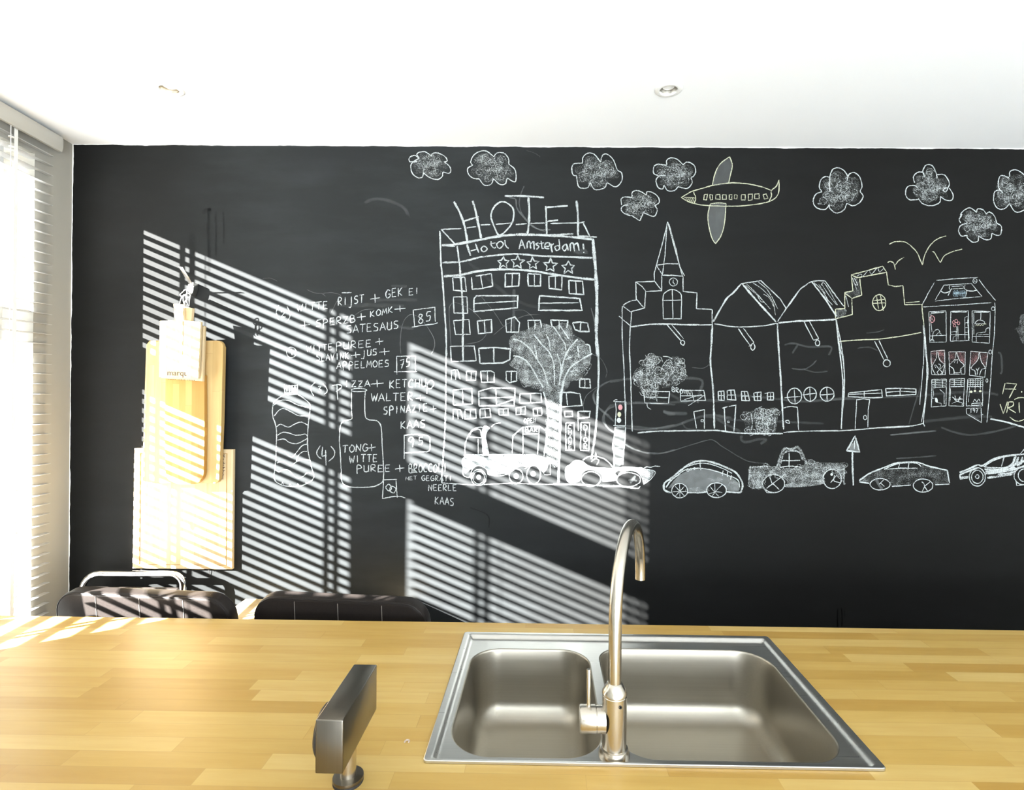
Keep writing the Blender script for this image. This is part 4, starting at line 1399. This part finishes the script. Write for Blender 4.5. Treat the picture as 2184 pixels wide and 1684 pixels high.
Q 2.8 555 1202 690 1198 835 1206 835 1256 565 1270
L 2.4 560 1236 690 1225 835 1234
L 2.6 690 1200 690 1260
P door
S 2.4 290 1302 285 1400 275 1572
L 2.4 290 1306 350 1296 410 1304 396 1400 392 1560
O 2.2 367 1468 14 20
D chalk_townhouse | chalk townhouse with furnished windows, red curtains and house number 197 | chalk drawing
K L4
G .66
L 2.2 80 385 140 270 205 155
L 2.2 230 132 440 115 652 102
L 2.2 665 125 745 235 835 340
L 2.2 92 405 450 385 792 362
S 2.2 825 360 830 450 820 700 800 900 780 1200 745 1590
P attic_window
L 1.9 215 332 305 182 585 166 697 300
L 1.9 215 346 450 318 690 300
S 2.6 270 240 310 262 360 247 385 215
S 2.6 530 235 590 243 645 232
S 1.8 362 185 358 215 372 235 345 292
S 1.8 522 178 515 215 540 240 525 300
L 1.6 385 195 505 190 505 214 388 222
X blue
F .35 400 240 455 238 455 295 402 298
F .35 465 240 525 238 528 300 466 298
L 1.5 400 265 525 262
X white
P floor_number
O 1.8 622 138 21 24
L 1.6 615 125 615 145 630 140
P floor_number
O 1.8 808 424 16 20
P floor_number
O 1.8 780 868 15 20
P floor_number
O 1.8 745 1160 10 18
P room_window
Q 2 150 455 325 446 328 765 160 768
L 3 175 468 305 460
L 1.8 160 702 325 697
S 1.8 172 470 170 560 182 660
S 2 185 752 195 668 240 635 265 668
S 2 165 755 185 735 203 757
L 1.8 225 692 250 668 280 685
X pink
O 2 183 530 25 34
L 1.6 183 518 183 535 198 545
X white
P room_window
Q 2 375 450 555 446 562 750 370 756
L 3 390 460 540 456
L 1.8 375 690 560 690
L 1.8 520 745 518 515 548 500 556 745
L 1.6 520 570 548 566
L 1.6 520 620 550 616
L 1.6 520 670 552 664
L 1.6 436 605 430 745
L 1.6 446 605 450 740
L 1.6 385 662 430 655 425 710
L 1.6 395 745 400 715 425 708
X pink
O 1.8 430 550 14 18
O 1.8 455 572 12 15
O 1.8 405 562 12 15
O 1.8 412 596 12 14
X white
P room_window
Q 2 595 446 780 452 770 778 595 765
L 3 615 460 765 458
L 1.8 600 706 770 708
L 1.8 610 460 612 690
L 1.8 685 466 680 540
S 2 620 580 640 550 680 540 715 555 722 578
L 1.8 620 580 722 576
X yellow
L 2.2 628 600 640 588 652 602 664 586 676 600 690 586 704 598 716 580 738 580
X white
S 1.8 635 765 640 680 690 668 730 660 735 635 755 620 770 622
L 1.6 652 692 765 686
P curtained_window
Q 2 170 860 310 850 318 1100 178 1100
S 2 232 865 225 930 183 1020 215 1098
S 2 240 865 262 950 308 1000 288 1098
S 1.8 232 1078 258 1050 285 1078 258 1098 232 1078
S 1.8 252 1045 225 1005 208 1008 222 1030
S 1.8 262 1045 268 1000 248 990
S 1.8 268 1045 300 1005
X pink
F .33 175 865 230 865 222 930 190 1000 180 1010
F .33 242 860 306 856 308 985 262 940
X white
P curtained_window
Q 2 355 866 525 866 518 1096 362 1096
S 2 430 870 418 940 362 1002 400 1040 410 1095
S 2 436 870 462 950 510 1002 480 1040 482 1092
L 2 405 1045 415 1082 470 1080 475 1035
L 3 418 950 448 948
L 1.6 410 980 420 960
L 1.6 440 985 445 960
X pink
F .33 362 872 425 872 412 940 368 990
F .33 442 872 520 872 512 990 470 945
X white
P curtained_window
Q 2 580 860 755 876 722 1128 565 1106
S 2 665 872 650 950 582 1030 620 1060 628 1105
S 2 670 875 686 960 727 1030 690 1050 670 1108
S 1.8 645 1102 648 1060 632 1035
S 1.8 648 1060 666 1028
X pink
F .33 585 870 655 876 640 950 590 1015
F .33 678 880 748 884 725 1015 690 960
X white
P blind_window
Q 2 180 1150 330 1146 325 1420 175 1432
L 2.2 180 1236 330 1226
L 1.3 185 1165 328 1160
L 1.3 185 1182 328 1177
L 1.3 185 1200 328 1195
L 1.3 185 1218 328 1212
L 2.4 215 1150 213 1232
L 2.4 290 1148 290 1228
L 1.8 190 1240 200 1300 186 1345
L 1.8 185 1346 215 1340
F .8 216 1340 236 1346 240 1386 216 1376
L 1.8 240 1386 276 1396 276 1420
L 1.8 260 1250 306 1290 306 1402
P blind_window
Q 2 365 1146 515 1140 505 1424 355 1420
L 2.2 360 1226 510 1220
L 1.3 365 1165 512 1160
L 1.3 365 1184 512 1178
L 1.3 365 1204 512 1198
L 2.4 410 1146 410 1225
L 2.4 480 1142 480 1222
L 1.4 372 1240 368 1380
S 2.4 430 1372 400 1335 388 1332
S 2.4 432 1372 415 1310
S 2.4 440 1372 480 1340
S 2.4 430 1352 495 1350
S 2.4 450 1372 470 1325
L 1.8 385 1396 440 1372 495 1392 490 1416
P blind_window
Q 2 550 1146 705 1140 700 1422 532 1420
L 2.2 545 1224 700 1222
L 1.3 550 1165 702 1160
L 1.3 550 1184 702 1178
L 1.3 550 1204 702 1198
L 1.6 580 1146 576 1224
L 1.8 603 1146 600 1222
L 1.8 628 1146 624 1260
L 1.8 652 1144 650 1222
L 1.8 680 1142 678 1260
L 1.4 568 1230 556 1382
L 1.8 590 1396 690 1390 690 1412 590 1416 590 1396
S 1.8 605 1380 622 1355 640 1378 660 1352 676 1376
X yellow
o .9 583 1275 14 12
o .9 622 1268 12 10
o .9 677 1270 14 10
X white
P door
L 1.8 535 1500 533 1446 686 1440 690 1590
L 1.8 535 1500 690 1592
o .9 702 1508 4 4
T 2.2 568 1492 660 1490 40 197
D chalk_lettering | chalk date lettering reading 17 and VRI at the right picture edge | chalk writing
K L4
X yellow
L 2.6 932 1188 905 1300
L 2.6 945 1188 1052 1196 1010 1270 975 1342
L 2.4 925 1246 1046 1250
o .9 1102 1276 6 8
L 2.6 880 1400 912 1502 957 1378
L 2.6 968 1378 948 1492
S 2.6 968 1380 1015 1382 1012 1420 960 1440
L 2.6 962 1440 1040 1492
L 2.6 1076 1386 1080 1492
S 2.6 1025 1356 1080 1336 1150 1338
S 2.6 980 1534 1030 1570 1080 1576 1150 1548
X white
S 4.5 780 1555 900 1576 1010 1605 1150 1648
D chalk_tree | faint chalk foliage at the right edge above the date lettering | chalk drawing
K L4
F .33 1085 505 1130 480 1200 520 1200 900 1130 800 1100 760 1060 660 1030 630 1075 600
F .2 1090 620 1150 600 1180 800 1110 760
D chalk_aeroplane | chalk aeroplane with row of windows flying among the clouds | chalk drawing
K K7
X yellow
S 2.8 1105 485 1200 430 1300 400 1400 372 1550 350 1700 355 1850 385 1945 420
S 2.8 1105 485 1200 535 1350 560 1550 566 1700 560 1850 540 1930 520 1990 480 2015 420 2016 320
S 2.8 2016 320 1990 380 1945 420 1945 470 1922 522
S 2.4 1220 435 1240 490 1225 542
P nose_hatching
L 2.2 1130 482 1235 490
L 1.8 1145 488 1170 515
L 1.8 1165 488 1192 525
L 1.8 1185 488 1212 534
L 1.8 1208 490 1228 536
F .3 1120 486 1232 490 1225 540 1160 515
P wing
S 2.8 1395 370 1420 260 1470 170 1556 105
S 2.8 1556 105 1580 180 1566 260 1545 352
X white
f .12 1400 368 1425 265 1475 175 1555 112 1574 180 1560 260 1540 350
P wing
X yellow
S 2.8 1375 545 1355 640 1360 740 1390 860 1425 915
S 2.8 1425 915 1480 830 1510 700 1522 540
L 2.4 1375 545 1450 535 1522 540
X white
f .15 1378 545 1360 640 1366 740 1394 855 1425 905 1475 825 1504 700 1516 542
P cabin_windows
X yellow
Q 2.6 1318 458 1350 455 1340 508 1315 505
Q 2.8 1370 458 1398 462 1396 505 1378 508
Q 2.8 1428 458 1465 458 1468 502 1425 500
Q 2.8 1490 460 1525 460 1525 502 1488 502
Q 2.6 1552 458 1578 458 1575 504 1552 502
Q 2.6 1602 458 1628 462 1622 500 1600 496
Q 2.6 1665 458 1702 460 1700 508 1664 506
Q 2.6 1730 455 1770 452 1765 506 1730 512
Q 2.6 1790 452 1832 450 1832 498 1788 496
Q 2.6 1866 458 1896 452 1912 492 1880 500
D chalk_bird | large chalk bird with widely curved wings | chalk drawing | chalk birds
K K8
X yellow
S 2.6 885 860 950 835 1040 840 1110 890 1160 950 1205 1060
S 2.6 1205 1060 1230 960 1290 860 1360 805 1435 780
D chalk_bird | smallest chalk bird above the stepped gable | chalk drawing | chalk birds
X yellow
S 2.6 870 1035 900 1025 930 1045 946 1102
S 2.6 945 1062 975 1020 1030 985
D chalk_bird | middle-sized chalk bird, right-hand one of the three | chalk drawing | chalk birds
X yellow
S 2.6 1300 930 1322 942 1378 1036
S 2.6 1378 1036 1420 970 1500 930 1588 908
D chalk_car | domed chalk car with spoked wheels just right of the sunlight | chalk drawing | chalk cars along the street
K L5
S 5 175 690 190 640 260 590 330 530 420 460 500 420 560 410 640 412 740 440 840 480 930 525 985 590 1012 660 1000 720 975 745 840 735
S 5 175 690 190 722 260 748
L 4 430 745 540 748 640 735
S 3 330 550 420 500 560 488 700 510 850 560 960 610 980 690
S 2.6 400 480 520 440 650 440 800 490 900 540
L 3 558 415 568 505
L 2.6 805 510 798 565
L 2.6 855 510 848 580
L 2.6 895 560 884 610
O 2 433 505 14 14
O 2 464 496 9 9
O 2 503 490 7 10
f .25 230 690 330 570 450 505 560 492 720 520 880 580 960 640 970 720 850 720 800 660 720 640 640 690 620 735 440 735 420 680 340 650 260 690
F .22 230 680 300 600 400 540 420 600 330 650 260 690
F .34 860 640 960 630 985 720 900 720
F .3 640 600 700 560 800 600 760 640
F .34 420 700 640 690 640 740 440 750
S 4 200 690 260 610 350 545
P wheel
O 2.6 345 725 84 76
L 2 345 655 348 790
L 2 270 735 425 735
L 2 300 680 395 780
L 2 395 680 300 780
P wheel
O 2.8 735 720 104 78
L 2 718 645 718 735
L 2 660 670 715 740
L 2 800 655 715 740
L 2 650 760 730 735 795 742
L 2 680 790 720 745 760 785
D chalk_pickup | chalk pickup truck with boxy cab, scribbled solid | chalk drawing | chalk cars along the street
K L5
F .40 1085 480 1180 470 1270 466 1380 470 1400 490 1520 482 1640 480 1690 412 1850 425 2000 430 2088 442 2088 640 2050 600 1960 500 1880 540 1860 620 1750 640 1600 640 1500 650 1460 600 1340 550 1250 590 1215 690 1150 680 1085 680
F .48 1460 660 1600 635 1850 610 1870 650 1700 680 1480 688
G .45
R 3 60 45 1085 480 1380 470 1520 482 1640 480 1690 412 1850 425 2088 442 2088 640 2050 600 1960 500 1880 540 1860 620 1500 650 1460 600 1340 550 1250 590 1215 690 1085 680
G .5
S 8 1375 480 1440 295 1530 285 1610 275 1690 440
S 6 1400 470 1460 320 1600 310 1650 400
S 5 1085 480 1270 466 1400 490
S 5 1090 490 1085 680 1215 690
S 5 2085 445 2085 640 2100 640
G .70
L 2.8 1420 408 1620 405
L 2.8 1505 325 1505 482
S 2.8 1410 477 1520 465 1640 477
P wheel
O 2.8 1340 650 116 96
L 2.6 1300 580 1320 640 1400 712
L 2.6 1450 560 1265 700
L 2.4 1225 690 1270 745 1325 748
P wheel
O 2.8 1960 600 96 102
L 2.6 1945 640 2010 555
S 2.4 1985 560 1980 620 2040 640
o .8 1955 552 14 14
D chalk_road_sign | chalk triangular road sign on a pole between two cars | chalk drawing
K L6
L 4.6 140 330 235 160 290 345 140 330
L 5 205 345 208 540 216 730
f .3 170 310 230 230 280 335
L 3 230 210 228 310
D chalk_car | low grey-filled chalk saloon car right of the road sign | chalk drawing | chalk cars along the street
K L6
S 4 285 672 400 592 550 530 700 475 840 460 970 466 1100 510 1300 555
L 4 1300 555 1325 700
L 3.4 285 686 400 706
L 3 660 740 880 725
L 3 1160 720 1322 712
S 2.6 570 542 700 487 840 467 950 476 1000 512
L 2.6 570 542 760 530 960 530
L 2.4 750 482 735 532
L 2.8 862 455 845 542
F .30 300 672 400 605 560 545 760 535 960 535 1020 490 1150 525 1300 558 1320 705 1160 715 1110 640 1000 640 920 700 800 715 660 730 630 665 530 640 430 660 400 700
P wheel
O 2.6 525 715 114 66
M 8 .3 480 660 510 720 550 770
L 2.2 515 715 570 660
L 2.2 530 700 575 740
P wheel
O 2.6 1020 730 112 76
S 2.4 1005 685 1030 710 1040 745 1080 805
L 2.2 1100 690 1042 735 1012 795
D chalk_car | streamlined chalk sports car cut off by the right edge | chalk drawing | chalk cars along the street
K L6
S 4.6 1440 580 1560 532 1650 492 1700 502 1800 442 1900 402 2050 380 2230 366
S 3 1720 512 1830 442 1950 402 2085 387 2050 470 1970 520 1800 522 1720 512
L 3 1955 400 1925 512
L 2.4 2140 366 2205 288
G .66
L 6 1448 602 1550 562 1650 525
L 6 1440 640 1540 630
L 4 1445 600 1450 655 1540 640
L 6 1730 540 1900 548 2050 500 2200 440
L 6 1740 590 1900 580 2100 535 2200 500
L 6 1740 565 1900 562 2080 520
L 6 1760 640 1900 622 2050 600
L 7 2080 400 2060 470 2000 520
L 7 2120 400 2100 470 2050 510
L 7 2170 400 2150 470 2100 500
L 6 1880 600 2000 590 2080 570
P wheel
O 2.8 1645 630 92 106
O 2.6 1645 630 66 76
O 2.4 1645 627 20 22
P wheel
O 2.8 2180 620 110 102
O 2.6 2184 612 66 72
L 2.6 2090 660 2100 730 2200 720
D chalk_cloud | fluffy scribbled chalk cloud, furthest left of the cloud row | chalk drawing | chalk clouds
K K3
P outline
S 2.8 165 182 120 155 65 180 70 220 115 215 170 185
S 2.8 170 185 145 145 175 120 240 120 300 165
S 2.8 300 165 310 135 370 130 440 165 465 210 435 225
S 2.8 435 225 490 270 503 320 480 345 420 330
S 2.8 420 330 410 380 360 410 280 390 215 340
S 2.8 215 340 200 385 150 390 95 340 80 270 100 230 150 220
P scribble
F .30 115 217 164 179 187 130 243 132 283 159 344 130 410 151 425 215 474 289 412 344 360 387 291 373 197 350 120 344 100 280
F .31 324 295 328 323 283 323 256 323 211 323 215 295 240 266 249 266 290 266 299 266
F .31 281 215 263 231 233 237 209 250 179 244 193 215 191 199 206 193 236 181 250 187
F .31 398 252 362 267 344 288 310 304 292 283 297 252 280 238 313 217 341 201 374 222
F .31 334 322 304 344 294 377 251 380 241 347 219 322 211 299 258 266 287 263 335 296
G .42
R 3.4 26 45 145 223 184 192 203 153 248 155 280 177 329 153 381 170 394 222 433 280 382 325 341 359 286 348 211 329 149 325 133 273
D chalk_cloud | round scribbled chalk cloud above the H of the hotel sign | chalk drawing | chalk clouds
K K3
P outline
S 2.8 735 260 715 220 750 150 820 110 890 115 960 170
S 2.8 960 170 990 130 1060 130 1110 180 1120 250
S 2.8 1120 250 1180 300 1195 380 1180 435 1100 395
S 2.8 1100 395 1080 455 1020 460 955 400
S 2.8 955 400 930 460 860 470 805 405
S 2.8 805 405 740 395 690 350 685 290 735 260
P scribble
F .30 738 263 757 181 825 133 905 131 965 170 1044 145 1096 197 1120 266 1175 349 1100 410 1035 446 956 389 911 441 847 441 800 395 715 347
F .31 1042 257 1048 297 985 298 947 298 884 297 890 257 925 217 938 217 994 217 1007 217
F .31 1087 355 1052 385 994 397 947 421 889 409 916 355 914 324 941 312 1000 288 1027 300
F .31 970 292 916 315 888 347 836 371 808 339 815 292 790 269 840 238 884 214 933 246
F .31 1084 331 1046 360 1033 403 978 407 965 364 936 331 925 302 987 259 1024 256 1085 299
G .42
R 3.4 26 54 778 271 793 205 848 167 912 165 960 197 1023 176 1065 218 1084 274 1127 340 1068 389 1016 417 953 372 917 414 865 413 828 377 760 338
D chalk_cloud | scribbled chalk cloud above the end of the hotel sign | chalk drawing | chalk clouds
K K7
P outline
S 2.8 185 165 190 110 230 75 290 80 355 155
S 2.8 355 155 370 95 410 80 470 130 510 230
S 2.8 510 230 550 260 550 330 495 385 410 345
S 2.8 410 345 390 395 300 410 255 345
S 2.8 255 345 230 395 155 390 135 330 130 285
S 2.8 130 285 95 270 85 210 110 170 185 165
P scribble
F .30 113 209 194 175 210 111 272 99 373 138 455 144 486 210 526 291 433 335 387 376 272 390 238 342 155 344 137 279
F .31 372 264 378 304 314 305 276 305 212 304 218 264 254 224 267 223 324 223 337 224
F .31 339 257 307 285 254 296 212 318 159 307 184 257 182 230 206 219 260 197 284 208
F .31 363 172 321 190 299 214 259 233 237 208 243 172 224 154 262 130 296 112 334 136
F .31 398 203 357 235 344 280 285 284 271 238 240 203 229 172 295 127 334 123 400 169
G .42
R 3.4 26 48 151 217 216 190 228 138 278 128 359 160 424 165 449 217 481 282 407 317 370 350 278 362 250 323 184 325 169 273
D chalk_cloud | half-filled chalk cloud just left of the aeroplane wing | chalk drawing | chalk clouds
K K7
P outline
S 2.8 970 185 970 140 1010 115 1070 130 1120 180
S 2.8 1120 180 1160 155 1220 180 1240 240 1220 285 1195 300
S 2.8 1195 300 1205 350 1160 400 1075 385
S 2.8 1075 385 1040 420 980 420 945 370
S 2.8 945 370 930 405 890 390 870 330 900 285 960 280
S 2.8 900 285 850 260 850 200 890 175 970 185
P scribble
F .30 870 244 892 183 969 184 1002 132 1057 142 1096 178 1176 178 1218 238 1184 306 1168 368 1053 387 1004 410 961 380 895 366 919 298
F .31 1090 262 1094 285 1056 286 1034 286 996 285 1000 262 1021 238 1028 238 1062 238 1069 238
F .31 1116 345 1093 364 1056 372 1026 387 989 380 1006 345 1005 325 1022 318 1060 302 1077 310
F .31 1083 253 1043 270 1022 293 984 310 964 287 969 253 951 236 987 213 1019 195 1056 219
F .31 1066 299 1036 322 1025 356 981 359 971 325 948 299 939 275 989 241 1018 238 1067 273
G .42
R 3.4 26 43 902 250 920 202 981 202 1008 161 1052 169 1083 197 1147 198 1180 246 1153 300 1141 349 1048 365 1009 383 975 359 922 348 942 293
D chalk_cloud | smaller chalk cloud below, beside the aeroplane nose | chalk drawing | chalk clouds
K K7
P outline
S 2.8 645 480 650 435 690 420 740 435 780 465
S 2.8 780 465 790 430 840 440 890 480 900 530 860 560
S 2.8 860 560 880 600 850 660 750 625
S 2.8 750 625 730 680 710 695 640 650
S 2.8 635 655 570 630 545 590 570 560 615 555
S 2.8 550 555 545 500 580 480 645 485
P scribble
F .30 559 513 630 488 650 449 691 432 733 445 771 458 836 462 879 511 851 571 847 633 758 610 737 664 687 677 647 643 588 628 585 570
F .31 717 514 722 543 676 543 649 543 603 543 607 514 633 485 642 485 683 485 692 485
F .31 847 519 821 542 777 551 742 569 699 560 719 519 717 497 738 488 782 470 802 479
F .31 782 525 740 543 719 568 678 586 657 561 662 525 643 508 682 483 716 465 754 489
F .31 825 531 798 551 790 581 751 583 742 554 722 531 715 510 758 481 783 478 826 508
G .42
R 3.4 26 38 590 519 647 499 663 468 696 454 729 465 759 475 811 478 846 518 824 566 820 615 749 597 733 640 692 650 660 623 613 611 610 564
D chalk_cloud | tall-lobed chalk cloud right of the aeroplane tail | chalk drawing | chalk clouds
K K8
P outline
S 2.8 315 355 315 220 340 145 390 125 450 150 490 210
S 2.8 480 245 500 190 545 170 600 210 625 300 605 350
S 2.8 605 350 635 400 600 460 540 490 480 465
S 2.8 480 465 450 530 380 560 320 520 310 480
S 2.8 310 480 270 525 190 510 155 450 180 380 240 355
S 2.8 240 355 215 310 230 240 270 210 310 215
P scribble
F .30 233 313 248 247 313 223 358 156 431 166 485 212 579 223 602 305 591 384 559 455 468 455 429 515 358 535 305 482 199 477 260 372
F .31 471 313 478 357 408 357 367 357 298 357 304 313 343 269 357 269 419 269 433 269
F .31 430 328 408 347 371 355 342 370 306 362 323 328 322 309 339 302 375 287 392 294
F .31 521 274 483 290 463 312 427 329 408 307 413 274 396 258 430 236 461 220 495 242
F .31 470 300 440 322 431 355 388 357 379 325 356 300 349 278 396 246 423 243 470 275
G .42
R 3.4 26 54 265 320 278 267 330 247 365 194 424 202 467 239 542 247 560 313 552 377 526 433 454 433 422 481 365 497 323 454 238 451 287 367
D chalk_cloud | pyramid-shaped chalk cloud of looping lines above the birds | chalk drawing | chalk clouds
K K8
P outline
S 2.8 1230 215 1210 160 1240 100 1300 105 1340 180 1345 230
S 2.8 1345 190 1420 195 1465 270 1455 315
S 2.8 1425 320 1450 320 1430 355 1405 340 1425 320
S 2.8 1465 320 1500 380 1490 435 1430 435 1380 400
S 2.8 1380 400 1370 460 1290 490 1210 470 1165 420
S 2.8 1165 430 1080 430 1045 380 1060 310 1120 295 1160 310
S 2.8 1130 270 1120 210 1160 170 1210 170 1230 215
P scribble
F .30 1143 275 1145 205 1221 194 1258 117 1325 158 1349 224 1420 222 1448 275 1430 332 1452 410 1366 411 1263 468 1203 444 1145 406 1109 343
F .31 1352 367 1358 407 1296 407 1259 407 1197 407 1203 367 1237 328 1250 328 1306 328 1318 328
F .31 1407 320 1388 337 1357 343 1332 356 1301 350 1315 320 1314 304 1329 298 1360 285 1375 291
F .31 1387 269 1334 292 1307 322 1257 345 1230 314 1237 269 1213 247 1261 217 1303 194 1351 225
F .31 1426 300 1384 331 1371 376 1312 380 1299 334 1268 300 1257 269 1322 223 1361 219 1427 265
G .42
R 3.4 26 47 1173 281 1175 225 1235 216 1265 155 1319 187 1339 241 1395 239 1417 281 1403 327 1421 389 1352 390 1269 435 1221 416 1175 386 1146 335
D chalk_cloud | densely filled chalk cloud right of the birds | chalk drawing | chalk clouds
K K8
P outline
S 2.8 1580 600 1580 560 1650 510 1700 530 1725 555
S 2.8 1725 555 1740 520 1790 530 1820 570
S 2.8 1820 570 1850 550 1900 590 1920 655
S 2.8 1920 655 1965 690 1960 760 1930 775 1875 755
S 2.8 1875 755 1860 810 1810 815 1745 780
S 2.8 1745 780 1740 830 1690 840 1640 800 1635 775
S 2.8 1635 775 1580 780 1555 730 1575 680 1640 655
S 2.8 1575 655 1560 620 1590 570
P scribble
F .30 1605 647 1601 581 1646 533 1717 559 1766 538 1811 567 1875 583 1899 641 1943 714 1872 762 1824 800 1758 767 1711 819 1659 794 1619 754 1581 705
F .31 1794 691 1799 724 1747 724 1717 724 1666 724 1671 691 1699 659 1709 659 1755 659 1766 659
F .31 1837 678 1815 698 1777 706 1746 721 1709 714 1727 678 1725 659 1743 651 1781 635 1798 643
F .31 1778 658 1748 670 1732 688 1703 701 1687 684 1691 658 1677 645 1705 627 1730 614 1757 632
F .31 1839 648 1801 677 1789 719 1734 723 1721 681 1692 648 1682 619 1743 577 1779 574 1840 616
G .42
R 3.4 26 44 1632 652 1629 599 1665 561 1721 582 1761 565 1797 588 1848 601 1867 648 1903 706 1845 744 1807 775 1754 748 1716 790 1675 770 1643 738 1613 698
D chalk_cloud | chalk cloud cut off by the right edge near the ceiling | chalk drawing | chalk clouds
K K8
P outline
S 2.8 2045 210 2050 160 2110 145 2184 190 2240 250
S 2.8 1960 350 1935 290 1950 210 1985 200 2040 220
S 2.8 1980 370 1955 340 1900 360 1895 460 1940 520 2000 515 2045 470
S 2.8 2045 470 2090 540 2140 550 2220 510
P scribble
F .30 1963 335 1947 291 1952 227 2006 210 2063 199 2143 185 2204 234 2217 472 2147 519 2059 479 2004 498 1936 494 1900 437 1955 364
F .31 2122 325 2127 356 2078 356 2049 356 2001 356 2005 325 2032 295 2042 294 2086 294 2095 295
F .31 2060 342 2034 364 1992 373 1957 391 1914 382 1935 342 1933 319 1953 311 1996 293 2016 301
F .31 2082 329 2030 351 2003 382 1953 404 1926 374 1933 329 1909 307 1957 277 1999 254 2046 285
F .31 2062 347 2027 373 2016 412 1966 415 1954 376 1928 347 1919 320 1974 282 2007 279 2063 317
G .42
R 3.4 26 45 1977 337 1964 303 1968 251 2011 238 2057 229 2121 218 2170 257 2181 447 2124 485 2054 453 2009 468 1955 465 1927 420 1971 361
'''
draw(CH)
